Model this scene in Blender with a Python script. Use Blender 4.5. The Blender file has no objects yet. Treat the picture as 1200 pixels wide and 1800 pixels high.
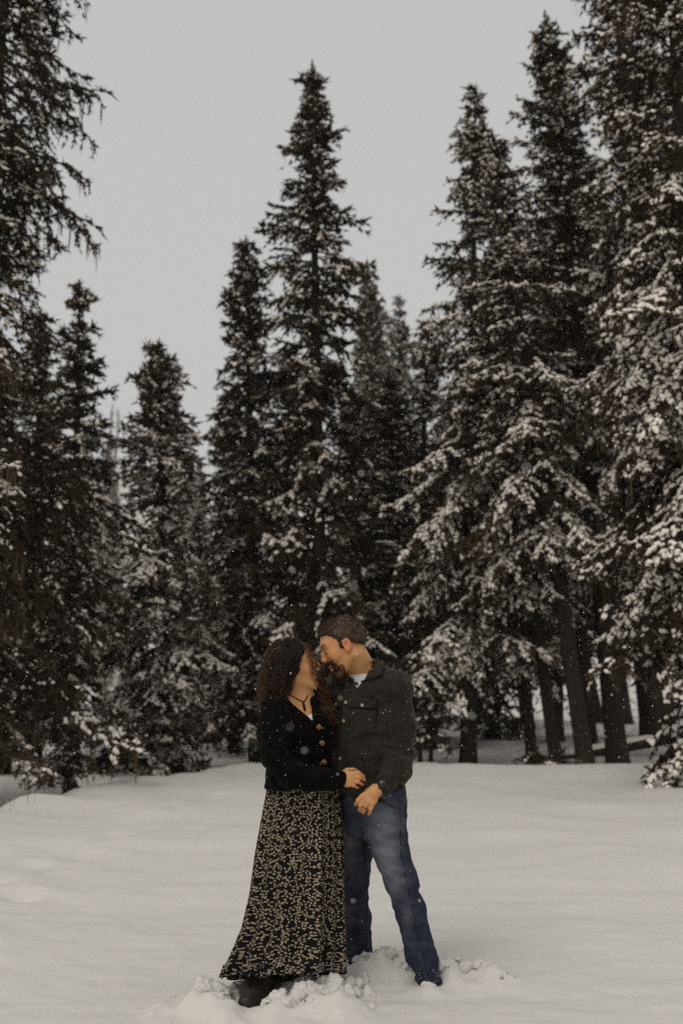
import bpy, math, random, time
import numpy as np
from mathutils import Vector, Matrix

T0 = time.time()
scn = bpy.context.scene
COL = scn.collection
R = math.radians

# ------------------------------------------------------------------ camera
CAM_H, F_PX, PITCH = 1.22, 1750.0, math.atan(315 / 1750.0)
cam_d = bpy.data.cameras.new('camera')
cam_d.lens, cam_d.sensor_fit, cam_d.sensor_height, cam_d.sensor_width = 35.0, 'AUTO', 36.0, 36.0
cam_d.clip_start, cam_d.clip_end = 0.05, 2000.0
cam = bpy.data.objects.new('camera', cam_d)
COL.objects.link(cam)
cam.location = (0, 0, CAM_H)
cam.rotation_euler = (math.pi / 2 + PITCH, 0, 0)
cam_d.dof.use_dof = True
cam_d.dof.focus_distance = 4.34
cam_d.dof.aperture_fstop = 2.2
scn.camera = cam

# ------------------------------------------------------------------ overcast sky, weak soft sun
SUN_EL, SUN_AZ = R(52), R(215)            # azimuth clockwise from +y: light comes from behind the camera, from the left
world = bpy.data.worlds.new('World')
scn.world = world
world.use_nodes = True
wn, wl = world.node_tree.nodes, world.node_tree.links
bg = wn['Background']
sky = wn.new('ShaderNodeTexSky')
sky.sky_type = 'NISHITA'
sky.sun_disc = False
sky.sun_elevation, sky.sun_rotation = SUN_EL, SUN_AZ
sky.dust_density = 6.0
hsv = wn.new('ShaderNodeHueSaturation')
hsv.inputs['Saturation'].default_value = 0.06
wl.new(sky.outputs[0], hsv.inputs['Color'])
cloud = wn.new('ShaderNodeMix')
cloud.data_type = 'RGBA'
cloud.inputs['Factor'].default_value = 0.9
wl.new(hsv.outputs[0], cloud.inputs[6])
cloud.inputs[7].default_value = (6.25, 6.28, 6.2, 1)     # the closed cloud deck
# an overcast deck is a little brighter towards the horizon haze
geo = wn.new('ShaderNodeNewGeometry'); spz = wn.new('ShaderNodeSeparateXYZ'); wl.new(geo.outputs['Incoming'], spz.inputs[0])
mr = wn.new('ShaderNodeMapRange'); mr.inputs[1].default_value = -0.75; mr.inputs[2].default_value = 0.0
wl.new(spz.outputs[2], mr.inputs[0])
deck = wn.new('ShaderNodeMix'); deck.data_type = 'RGBA'
deck.inputs[6].default_value = (5.75, 5.75, 5.62, 1); deck.inputs[7].default_value = (6.35, 6.4, 6.35, 1)
wl.new(mr.outputs[0], deck.inputs[0]); wl.new(deck.outputs[2], cloud.inputs[7])
wl.new(cloud.outputs[2], bg.inputs['Color'])
bg.inputs['Strength'].default_value = 0.1
sun_d = bpy.data.lights.new('sun', 'SUN')
sun_d.energy, sun_d.angle, sun_d.color = 1.0, R(30), (1.0, 0.955, 0.9)
sun = bpy.data.objects.new('sun', sun_d)
COL.objects.link(sun)
sd = Vector((math.sin(SUN_AZ) * math.cos(SUN_EL), math.cos(SUN_AZ) * math.cos(SUN_EL), math.sin(SUN_EL)))
sun.rotation_euler = (-sd).to_track_quat('-Z', 'Y').to_euler()
sun.location = (-6, -8, 14)

scn.view_settings.view_transform = 'Standard'
scn.view_settings.look = 'None'
scn.view_settings.exposure = 0.0
scn.view_settings.gamma = 1.0
scn.view_settings.use_curve_mapping = False
scn.render.engine = 'CYCLES'
cy = scn.cycles
cy.max_bounces, cy.diffuse_bounces, cy.glossy_bounces = 4, 2, 1
cy.transmission_bounces, cy.volume_bounces, cy.transparent_max_bounces = 2, 0, 4
cy.caustics_reflective = cy.caustics_refractive = False
cy.use_denoising = False
cy.sample_clamp_indirect = 4.0

# ------------------------------------------------------------------ helpers
def at(px, py, y):
    """Point at distance y (metres north of the camera) seen at photograph position px, py."""
    u, v = (px - 600) / F_PX, (900 - py) / F_PX
    c, s = math.cos(PITCH), math.sin(PITCH)
    dx, dy, dz = u, c - v * s, s + v * c
    k = y / dy
    return np.array([dx * k, y, CAM_H + dz * k])

def ground_at(px, py, z=0.0):
    """Point of the level z seen at px, py."""
    d = at(px, py, 1.0) - np.array([0, 0, CAM_H])
    k = (z - CAM_H) / d[2]
    return np.array([d[0] * k, d[1] * k, z])

def sm(a, b, x):
    t = np.clip((x - a) / (b - a), 0, 1)
    return t * t * (3 - 2 * t)

def _hash(i, j, k, seed):
    n = (i * 374761393 + j * 668265263 + k * 2147483647 + seed * 974711) & 0xFFFFFFFF
    n = ((n ^ (n >> 13)) * 1274126177) & 0xFFFFFFFF
    n = ((n ^ (n >> 16)) * 2246822519) & 0xFFFFFFFF
    return ((n ^ (n >> 15)) & 0xFFFF) / 65535.0

def vnoise(x, y, z=0.0, seed=0):
    x, y, z = np.broadcast_arrays(np.asarray(x, float), np.asarray(y, float), np.asarray(z, float))
    xi, yi, zi = np.floor(x).astype(np.int64), np.floor(y).astype(np.int64), np.floor(z).astype(np.int64)
    fx, fy, fz = x - xi, y - yi, z - zi
    fx, fy, fz = [f * f * f * (f * (f * 6 - 15) + 10) for f in (fx, fy, fz)]
    out = 0
    for a in (0, 1):
        wa = fx if a else 1 - fx
        for b in (0, 1):
            wb = fy if b else 1 - fy
            for c in (0, 1):
                wc = fz if c else 1 - fz
                out = out + _hash(xi + a, yi + b, zi + c, seed) * wa * wb * wc
    return out * 2 - 1

def fbm(x, y, z=0.0, octaves=4, seed=0, gain=0.5):
    s, a = 0, 1.0
    for o in range(octaves):
        k = 2.03 ** o
        s = s + a * vnoise(np.asarray(x) * k + 7.1 * o, np.asarray(y) * k + 3.7 * o, np.asarray(z) * k, seed + o)
        a *= gain
    return s

def mesh_from(name, V, faces, smooth=False, uv=None, attr=None):
    """faces: (n,3) or (n,4) index array."""
    me = bpy.data.meshes.new(name)
    V = np.ascontiguousarray(V, np.float32)
    F = np.ascontiguousarray(faces, np.int32)
    n, k = F.shape
    me.vertices.add(len(V)); me.vertices.foreach_set('co', V.ravel())
    me.loops.add(n * k); me.loops.foreach_set('vertex_index', F.ravel())
    me.polygons.add(n); me.polygons.foreach_set('loop_start', np.arange(0, n * k, k, dtype=np.int32))
    if smooth:
        me.polygons.foreach_set('use_smooth', np.ones(n, bool))
    if uv is not None:
        l = me.uv_layers.new(name='UVMap')
        l.data.foreach_set('uv', np.ascontiguousarray(uv[F.ravel()], np.float32).ravel())
    if attr:
        for an, av in attr.items():
            a = me.attributes.new(an, 'FLOAT', 'POINT')
            a.data.foreach_set('value', np.ascontiguousarray(av, np.float32))
    me.update(calc_edges=True)
    return me

def obj(name, me, mat=None, parent=None, kind=None):
    o = bpy.data.objects.new(name, me)
    COL.objects.link(o)
    if mat is not None and me is not None and not me.materials:
        me.materials.append(mat)
    if parent is not None:
        o.parent = parent
    if kind:
        o['kind'] = kind
    return o

def tag(o, label, cat=None, group=None, kind=None):
    o['label'] = label
    if cat: o['category'] = cat
    if group: o['group'] = group
    if kind: o['kind'] = kind
    return o

def empty(name, loc=(0, 0, 0)):
    o = bpy.data.objects.new(name, None)
    COL.objects.link(o)
    o.location = loc
    o.empty_display_size = 0.2
    return o

def merge(parts):
    Vs, Fs, n = [], [], 0
    for V, F in parts:
        Vs.append(V); Fs.append(F + n); n += len(V)
    return np.concatenate(Vs), np.concatenate(Fs)

def tube(path, rad, sides=8, cap=True, flat=1.0):
    """Quad tube along path (n,3) with radii rad (n,). Returns V, quads."""
    path = np.asarray(path, float); n = len(path)
    rad = np.broadcast_to(np.asarray(rad, float), (n,))
    tan = np.gradient(path, axis=0)
    tan /= np.linalg.norm(tan, axis=1)[:, None] + 1e-9
    ref = np.array([0, 0, 1.0]) if abs(tan[:, 2]).mean() < 0.8 else np.array([1.0, 0, 0])
    a = np.cross(tan, ref); a /= np.linalg.norm(a, axis=1)[:, None] + 1e-9
    b = np.cross(a, tan)
    th = np.linspace(0, 2 * math.pi, sides, endpoint=False)
    V = (path[:, None] + rad[:, None, None] * (np.cos(th)[None, :, None] * a[:, None] + flat * np.sin(th)[None, :, None] * b[:, None])).reshape(-1, 3)
    F = []
    for i in range(n - 1):
        for j in range(sides):
            k = (j + 1) % sides
            F.append((i * sides + j, i * sides + k, (i + 1) * sides + k, (i + 1) * sides + j))
    if cap:
        for i in (0, n - 1):
            c = len(V); V = np.vstack([V, path[i][None]])
            for j in range(0, sides, 2):
                q = (i * sides + j, i * sides + (j + 1) % sides, i * sides + (j + 2) % sides, c)
                F.append(q if i else q[::-1])
    return V, np.array(F)

# ------------------------------------------------------------------ materials
def mat(name, color=(0.5, 0.5, 0.5), rough=0.7, spec=0.3, **kw):
    m = bpy.data.materials.new(name)
    m.use_nodes = True
    b = m.node_tree.nodes['Principled BSDF']
    b.inputs['Base Color'].default_value = (*color, 1)
    b.inputs['Roughness'].default_value = rough
    b.inputs['Specular IOR Level'].default_value = spec
    for k, v in kw.items():
        b.inputs[k.replace('_', ' ')].default_value = v
    return m

class NT:
    def __init__(s, m):
        s.t = m.node_tree; s.n = s.t.nodes; s.l = s.t.links
        s.b = s.n['Principled BSDF']
    def node(s, t, **kw):
        n = s.n.new(t)
        for k, v in kw.items():
            setattr(n, k, v)
        return n
    def put(s, sock, v):
        if hasattr(v, 'is_output') or isinstance(v, bpy.types.NodeSocket):
            s.l.new(v, sock)
        else:
            sock.default_value = v
    def math(s, op, a, b=0.0, c=None, clamp=False):
        n = s.node('ShaderNodeMath', operation=op, use_clamp=clamp)
        s.put(n.inputs[0], a); s.put(n.inputs[1], b)
        if c is not None: s.put(n.inputs[2], c)
        return n.outputs[0]
    def noise(s, scale, detail=3, vec=None, rough=0.5, out='Fac'):
        n = s.node('ShaderNodeTexNoise')
        n.inputs['Scale'].default_value = scale; n.inputs['Detail'].default_value = detail
        n.inputs['Roughness'].default_value = rough
        if vec is not None: s.l.new(vec, n.inputs['Vector'])
        return n.outputs[out]
    def coord(s, w='Object'):
        return s.node('ShaderNodeTexCoord').outputs[w]
    def ramp(s, f, a, b, smooth=True):
        n = s.node('ShaderNodeMapRange', interpolation_type='SMOOTHSTEP' if smooth else 'LINEAR')
        s.put(n.inputs[0], f); n.inputs[1].default_value = a; n.inputs[2].default_value = b
        return n.outputs[0]
    def mix(s, f, a, b):
        n = s.node('ShaderNodeMix', data_type='RGBA')
        s.put(n.inputs[0], f)
        for i, v in ((6, a), (7, b)):
            if isinstance(v, tuple): n.inputs[i].default_value = (*v, 1)
            else: s.l.new(v, n.inputs[i])
        return n.outputs[2]
    def bump(s, h, strength, dist=0.01):
        n = s.node('ShaderNodeBump')
        n.inputs['Strength'].default_value = strength; n.inputs['Distance'].default_value = dist
        s.l.new(h, n.inputs['Height']); s.l.new(n.outputs[0], s.b.inputs['Normal'])
    def base(s, c):
        s.l.new(c, s.b.inputs['Base Color'])

SNOWC = (0.74, 0.69, 0.64)
M = {}
m = M['ground_snow'] = mat('ground_snow', SNOWC, 0.75, 0.2)
t = NT(m); p = t.coord()
mp = t.node('ShaderNodeMapping'); mp.inputs['Scale'].default_value = (0.6, 1.6, 1); t.l.new(p, mp.inputs[0])
n0 = t.noise(1.6, 4, mp.outputs[0])
n1, n2 = t.noise(9, 4, p), t.noise(160, 3, p)
t.base(t.mix(t.noise(0.8, 3, p), (0.645, 0.612, 0.57), (0.70, 0.666, 0.62)))
t.bump(t.math('ADD', t.math('MULTIPLY', n0, 2.2), t.math('ADD', n1, t.math('MULTIPLY', n2, 0.25))), 0.4, 0.04)

m = M['branch_snow'] = mat('branch_snow', (0.93, 0.85, 0.75), 0.8, 0.15)
t = NT(m); p = t.coord()
t.bump(t.noise(22, 3, p), 0.5, 0.03)

def foliage_mat(name, c0, c1, snow, seed):
    m = mat(name, c0, 0.75, 0.12)
    t = NT(m); p = t.coord()
    g = t.node('ShaderNodeNewGeometry')
    sep = t.node('ShaderNodeSeparateXYZ'); t.l.new(g.outputs['Normal'], sep.inputs[0])
    big = t.noise(0.9 + 0.01 * seed, 3, p)
    fine = t.noise(14, 2, p)
    col = t.mix(t.ramp(t.math('ADD', t.math('MULTIPLY', big, 0.6), t.math('MULTIPLY', fine, 0.4)), 0.35, 0.65), c0, c1)
    up = t.ramp(sep.outputs[2], 0.25, 0.75)
    patch = t.ramp(t.math('ADD', t.math('MULTIPLY', t.noise(2.2, 3, p), 0.7), t.math('MULTIPLY', fine, 0.3)), 0.66 - snow, 0.84 - snow)
    t.base(t.mix(t.math('MULTIPLY', up, patch), col, (0.64, 0.56, 0.47)))
    return m
D0, D1 = (0.020, 0.0138, 0.0082), (0.086, 0.058, 0.034)
M['foliage_bare'] = foliage_mat('foliage_bare', D0, D1, 0.10, 1)
M['foliage'] = foliage_mat('foliage', D0, D1, 0.18, 2)
M['foliage_snowy'] = foliage_mat('foliage_snowy', D0, D1, 0.26, 3)
M['foliage_dark'] = foliage_mat('foliage_dark', D0, D1, 0.06, 5)
M['foliage_hazed'] = foliage_mat('foliage_hazed', (0.07, 0.056, 0.042), (0.14, 0.115, 0.09), 0.34, 4)  # paler base colour stands in for haze on distant crowns, plus heavier snow
m = M['hazed'] = mat('hazed', (0.24, 0.205, 0.17), 0.9, 0.05)  # far hillside crowns: haze painted into the colour, with snowy patches
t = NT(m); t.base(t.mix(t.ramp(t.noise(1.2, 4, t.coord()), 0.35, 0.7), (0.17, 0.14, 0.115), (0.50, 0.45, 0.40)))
m = M['bark'] = mat('bark', (0.05, 0.04, 0.03), 0.9, 0.1)
t = NT(m); p = t.coord()
mp = t.node('ShaderNodeMapping'); mp.inputs['Scale'].default_value = (1, 1, 0.25); t.l.new(p, mp.inputs[0])
f = t.noise(22, 4, mp.outputs[0])
t.base(t.mix(f, (0.012, 0.009, 0.0065), (0.062, 0.048, 0.035)))
t.bump(f, 1.0, 0.06)
m = M['lichen'] = mat('lichen', (0.10, 0.074, 0.048), 0.9, 0.05)
M['dead_wood'] = mat('dead_wood', (0.10, 0.082, 0.066), 0.9, 0.1)
# ------------------------------------------------------------------ ground: one snow sheet
BANK = np.array([(-4.4, 8.2), (-3.55, 10.3), (-2.95, 12.9), (-1.75, 15.5), (-0.9, 17.5)])
def bank_side(x, y):
    """>0 on the left of the bank line (the hollow), metres."""
    xe = np.interp(y, BANK[:, 1], BANK[:, 0])
    return xe - x
FEET = []      # (x, y, radius, depth) hollows trodden round the feet
# hollow round the woman's boots, heaps of kicked up snow
FEET += [(-0.40, 4.24, 0.085, 0.055)]
HEAPS = [(350, 1772, .12, .075), (300, 1790, .10, .045), (400, 1795, .08, .05), (560, 1768, .11, .085), (600, 1785, .10, .06), (505, 1788, .10, .055), (690, 1710, .12, .06),
         (655, 1718, .09, .05), (830, 1714, .11, .05), (875, 1720, .07, .035), (790, 1720, .07, .045), (600, 1740, .09, .05), (752, 1745, .07, .04), (628, 1712, .07, .045), (530, 1740, .10, .05)]
HP = []
for hx, hy, r, a in HEAPS:
    q_ = ground_at(hx, hy); HP.append((q_[0], q_[1], r, a))
PRINTS = []
for k in range(17):
    u_ = k / 16.0
    q_ = ground_at(-40 + 470 * u_ + 10 * math.sin(9 * u_), 1600 - 235 * u_ ** 0.8)
    PRINTS.append((q_[0] + (0.16 if k % 2 else -0.16), q_[1] + 0.06 * math.sin(5.3 * k)))
def ground(x, y):
    x, y = np.asarray(x, float), np.asarray(y, float)
    z = 0.035 * fbm(x * 0.35, y * 0.35, octaves=3, seed=3) * sm(5, 9, y + abs(x))
    z = z + 0.045 * fbm(x * 0.7 + 0.3 * y, y * 1.5, octaves=3, seed=5) * sm(1, 6, np.hypot(x, y - 4.6) + 1.2)
    z = z + 0.030 * np.abs(fbm(x * 3.1, y * 4.3, octaves=3, seed=15)) * np.exp(-(((x + 2.6) / 1.0) ** 2 + ((y - 7.9) / 2.2) ** 2))
    z = z + 0.009 * fbm(x * 3, y * 6, octaves=3, seed=8)
    # hollow beyond the bank on the left
    b = bank_side(x, y)
    near = sm(6.5, 9.5, y) * (1 - sm(19, 24, y))
    z = z - 0.36 * sm(0.0, 0.9, b) * (1 - 0.75 * sm(1.2, 3.5, b)) * near + 0.07 * np.exp(-(b / 0.5) ** 2) * near
    # long low ridge on the right, dip behind it
    rid = sm(-0.6, 1.2, x)
    z = z + rid * (0.07 * np.exp(-((y - 16.0) / 1.2) ** 2) - 0.16 * sm(16.6, 18.6, y) * (1 - sm(22, 28, y)))
    # path trough between the trees
    z = z - 0.16 * np.exp(-((x + 2.35 - 0.35 * (y - 18)) / 0.35) ** 2) * sm(15.5, 17.5, y) * (1 - sm(22, 26, y))
    # the land climbs behind the trees
    z = z + 50.0 * sm(40, 270, y + 0.2 * np.abs(x)) + 0.5 * fbm(x * 0.08, y * 0.08, octaves=3, seed=12) * sm(22, 40, y)
    z = z + 5.0 * sm(9, 70, -x) * sm(18, 60, y)
    # old footprints on the left
    for fx, fy in PRINTS:
        z = z - 0.06 * np.exp(-(((x - fx) / 0.13) ** 2 + ((y - fy) / 0.10) ** 2) ** 1.5) + 0.018 * np.exp(-(((x - fx - .05) / 0.22) ** 2 + ((y - fy - .16) / 0.10) ** 2))
    # trodden snow
    lump = fbm(x * 11, y * 11, octaves=3, seed=21)
    for hx, hy, r, a in HP:
        g = np.exp(-(((x - hx) / r) ** 2 + ((y - hy) / (r * 1.1)) ** 2))
        z = z + g * a * (0.8 + 0.55 * lump)
    for fx, fy, r, dep in FEET:
        q = np.hypot(x - fx, (y - fy) * 0.55) / r
        z = z - dep * (1 - sm(0.75, 1.15, q + 0.12 * lump))
    return z

def axis_lines(lo, hi, fine_lo, fine_hi, step, grow):
    out = list(np.arange(fine_lo, fine_hi, step))
    s, v = step, fine_hi
    while v < hi:
        out.append(v); s *= grow; v += s
    out.append(hi)
    s, v = step, fine_lo - step
    while v > lo:
        out.insert(0, v); s *= grow; v -= s
    out.insert(0, lo)
    return np.array(out)
gx = axis_lines(-260, 260, -1.15, 1.15, 0.021, 1.06)
gy = axis_lines(-40, 420, 3.85, 5.3, 0.021, 1.042)
GX, GY = np.meshgrid(gx, gy)
V = np.stack([GX, GY, ground(GX, GY)], -1).reshape(-1, 3)
nx, ny = len(gx), len(gy)
I = (np.arange(ny - 1)[:, None] * nx + np.arange(nx - 1)[None]).ravel()
F = np.stack([I, I + 1, I + nx + 1, I + nx], 1)
g = obj('snowy_ground', mesh_from('snowy_ground', V, F, True), M['ground_snow'])
tag(g, 'open snow covered meadow running back to the trees', kind='structure')
print('ground', len(F), round(time.time() - T0, 1))
# ------------------------------------------------------------------ spruce boughs (numpy templates)
def kites(p, d, l, w, rng):
    """Needle sprays: a crossed pair of blades with two side blades each, 4 triangles a twig."""
    n = len(p)
    r = rng.normal(size=(n, 3)); a = np.cross(d, r); a /= np.linalg.norm(a, axis=1)[:, None] + 1e-9
    h = np.cross(d, np.array([0, 0, 1.0])); hn = np.linalg.norm(h, axis=1)[:, None]
    a = np.where(hn > 0.3, 0.7 * h / (hn + 1e-9) + 0.3 * a, a); a /= np.linalg.norm(a, axis=1)[:, None]
    b = np.cross(d, a)
    L, Wd = l[:, None], w[:, None]
    tip = p + L * d
    u1, u2 = rng.uniform(0.05, 0.5, (n, 1)), rng.uniform(0.05, 0.5, (n, 1))
    s1, s2 = rng.uniform(0.45, 0.8, (n, 1)), rng.uniform(0.45, 0.8, (n, 1))
    j = rng.normal(0, 0.25, (n, 3))
    e1 = 0.78 * d + 0.6 * a + j; e2 = 0.78 * d - 0.6 * a - j
    o1, o2 = p + u1 * L * d, p + u2 * L * d
    V = np.stack([p - Wd * a, p + Wd * a, tip, p - Wd * b, p + Wd * b,
                  o1 - 0.8 * Wd * d, o1 + 0.9 * Wd * d, o1 + s1 * L * e1, o2 - 0.8 * Wd * d, o2 + 0.9 * Wd * d, o2 + s2 * L * e2], 1)
    loc = np.array([(0, 1, 2), (3, 4, 2), (5, 6, 7), (8, 9, 10)])
    F = (np.arange(n)[:, None, None] * 11 + loc[None]).reshape(-1, 3)
    return V.reshape(-1, 3), F

# a lump of snow: a six sided double cone, shaded smooth
_a6 = np.arange(6) * math.pi / 3
LUMP_V = np.concatenate([[(-1, 0, 0)], np.stack([0 * _a6, np.cos(_a6), np.sin(_a6)], 1), [(1, 0, 0)]])
LUMP_F = np.array([(0, 1 + (k + 1) % 6, 1 + k) for k in range(6)] + [(7, 1 + k, 1 + (k + 1) % 6) for k in range(6)])
def snow_lumps(c, r, tan, rng):
    """Flattened lumps of snow, one per centre, drawn out along tan."""
    n = len(c)
    tan = tan / (np.linalg.norm(tan, axis=1)[:, None] + 1e-9)
    a = np.cross(tan, [0, 0, 1.0]); a /= np.linalg.norm(a, axis=1)[:, None] + 1e-6
    b = np.cross(a, tan)
    k = LUMP_V[None] * rng.uniform(0.7, 1.3, (n, 8, 1))
    k[:, 1:7, 0] += rng.uniform(-0.35, 0.35, (n, 1))
    el = rng.uniform(1.1, 2.2, (n, 1))
    V = c[:, None] + r[:, None, None] * (k[..., :1] * (tan * el)[:, None] + 1.05 * k[..., 1:2] * a[:, None] + 0.68 * k[..., 2:] * b[:, None])
    F = (np.arange(n)[:, None, None] * 8 + LUMP_F[None]).reshape(-1, 3)
    return V.reshape(-1, 3), F

def make_bough(L, rng, droop, hang, snow, lichen, spread=0.42, fat=1.0, sp=0.085):
    P, Dv, Ln, Wd, SC, SR, ST, LI, STEM = [], [], [], [], [], [], [], [], []
    ph, ph2 = rng.uniform(0, 6, 2)
    axis = lambda s: np.array([L * s, 0.07 * L * math.sin(3 * s + ph) * s, -droop * L * s * s + 0.4 * droop * L * s ** 4 + 0.025 * L * math.sin(7 * s + ph2)])
    def twig(p, d, l, w=None):
        P.append(p); Dv.append(d / (np.linalg.norm(d) + 1e-9)); Ln.append(l * (0.6 + 0.4 * fat)); Wd.append((w or rng.uniform(0.016, 0.028)) * fat)
    def lump(p, r, tn):
        SC.append(p + np.array([rng.normal(0, 0.012), rng.normal(0, 0.012), r * 0.45])); SR.append(r); ST.append(tn)
    step = max(0.10, min(0.15, L * 0.2))
    s, side = (0.30 if L > 0.8 else 0.12 if L > 0.5 else 0.03), 1
    axpts = [axis(0.0), axis(s * .5)] if s > .1 else []
    patch = rng.uniform(0, 6); fsn = 0.6 + 0.4 * fat
    while s < 1.0:
        c = axis(s); tan = axis(min(s + 0.02, 1.02)) - axis(s - 0.02); tan /= np.linalg.norm(tan)
        axpts.append(c)
        twig(c, tan + rng.normal(0, 0.3, 3) + [0, 0, 0.25], rng.uniform(0.09, 0.16))
        bl = spread * L * (1 - s) ** 0.7 * rng.uniform(0.35, 1.25) * min(1, s * 5 + 0.35) + 0.08
        ang = R(rng.uniform(30, 80)) * side
        d0 = np.array([math.cos(ang) * tan[0] - math.sin(ang) * tan[1], math.sin(ang) * tan[0] + math.cos(ang) * tan[1], tan[2] * 0.7 + rng.normal(0, 0.16)])
        bend = rng.normal(0, 0.25)
        n = max(2, int(bl / sp))
        dh = hang * rng.uniform(0.2, 1.6)
        q = np.linspace(0, 1, n + 1)[:, None]
        lat0 = np.array([-d0[1], d0[0], 0])
        pts = c + d0 * bl * q + lat0 * bend * bl * q * q + np.array([0, 0, -1.0]) * dh * bl * q * q + rng.normal(0, 0.008, (n + 1, 3))
        sn = 0.95 if 0.5 + 0.5 * math.sin(4.5 * s + patch) < snow and rng.random() < 0.3 + snow and s > 0.22 * L ** 0.5 else 0.03
        STEM.append((c, pts[len(pts) // 2], pts[-1]))
        for i in range(n):
            t0 = pts[i + 1] - pts[i]; t0 /= np.linalg.norm(t0) + 1e-9
            lat = np.cross(t0, [0, 0, 1.0]); lat /= np.linalg.norm(lat) + 1e-6
            twig(pts[i], t0 + rng.normal(0, 0.2, 3), rng.uniform(0.09, 0.14), rng.uniform(0.02, 0.03))
            for sd_ in (-1, 1):
                if rng.random() < 0.85:
                    twig(pts[i], 0.7 * t0 + sd_ * lat * rng.uniform(0.5, 1.0) + np.array([0, 0, rng.uniform(-0.5 - hang, 0.3)]), rng.uniform(0.07, 0.15) * (1 - 0.3 * i / n))
            if rng.random() < sn and (i < 0.62 * n or rng.random() < 0.25):
                for _ in range(3 if snow > 0.4 else 2):
                    lump(pts[i] + (pts[i + 1] - pts[i]) * rng.random() + lat * rng.normal(0, 0.026), rng.uniform(0.019, 0.038) * fsn, t0 + rng.normal(0, 0.3, 3))
        twig(pts[-1], pts[-1] - pts[-2] + [0, 0, 0.02], rng.uniform(0.08, 0.14))
        if rng.random() < sn: lump(c, rng.uniform(0.025, 0.045) * fsn * min(1, 0.5 + 0.4 * L), tan)
        if rng.random() < lichen:
            for _ in range(rng.integers(1, 4)):
                o = pts[rng.integers(0, len(pts))]; ll = rng.uniform(0.10, 0.42)
                w = rng.uniform(0.004, 0.012); az = rng.uniform(0, 6.28)
                e = np.array([math.cos(az), math.sin(az), 0]) * w
                k = rng.normal(0, 0.02, 3)
                V_ = np.array([o - e, o + e, o + k - e * .8 + [0, 0, -ll * .55], o + k + e * .8 + [0, 0, -ll * .55], o + 1.3 * k + [0, 0, -ll]])
                LI.append((V_, np.array([(0, 1, 3), (0, 3, 2), (2, 3, 4)])))
        s += step / L * rng.uniform(0.55, 1.45) * 0.62
        side = -side
    axpts.append(axis(1.0))
    twig(axis(0.985), axis(1.0) - axis(0.95) + np.array([0, 0, 0.02]), 0.13)
    ax = np.array(axpts)
    fol = kites(np.array(P), np.array(Dv), np.array(Ln), np.array(Wd), rng)
    wood = tube(ax[np.linspace(0, len(ax) - 1, min(6, len(ax))).astype(int)], np.linspace(0.012 + 0.009 * L, 0.004, min(6, len(ax))), 4, cap=False)
    wt = np.concatenate([wood[1][:, :3], wood[1][:, [0, 2, 3]]])
    S = np.array(STEM); w_ = np.cross(S[:, 2] - S[:, 0], rng.normal(size=(len(S), 3))); w_ /= np.linalg.norm(w_, axis=1)[:, None] + 1e-9
    w_ *= 0.006 * fat
    SV = np.stack([S[:, 0] - w_, S[:, 0] + w_, S[:, 1] - .7 * w_, S[:, 1] + .7 * w_, S[:, 2]], 1)
    SF = (np.arange(len(S))[:, None, None] * 5 + np.array([(0, 1, 3), (0, 3, 2), (2, 3, 4)])[None]).reshape(-1, 3)
    fol = merge([fol, (wood[0], wt), (SV.reshape(-1, 3), SF)])
    z3 = (np.zeros((0, 3)), np.zeros((0, 3), int))
    return fol, (snow_lumps(np.array(SC), np.array(SR), np.array(ST), rng) if SC else z3), (merge(LI) if LI else z3)

CLASSES = [0.22, 0.4, 0.65, 0.95, 1.3, 1.75, 2.3]
_bank = {}
def bough_bank(key, droop, hang, snow, lichen, seed, spread=0.42, variants=5, fat=1.0, sp=0.085):
    if key not in _bank:
        rng = np.random.default_rng(seed)
        _bank[key] = [[make_bough(L, rng, droop * rng.uniform(0.6, 1.3), hang * rng.uniform(0.7, 1.3), snow * (1.3, 0.2, 1.1, 0.65, 1.2)[v_ % 5], lichen, spread, fat, sp) for v_ in range(variants)] for L in CLASSES]
    return _bank[key]

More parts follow.
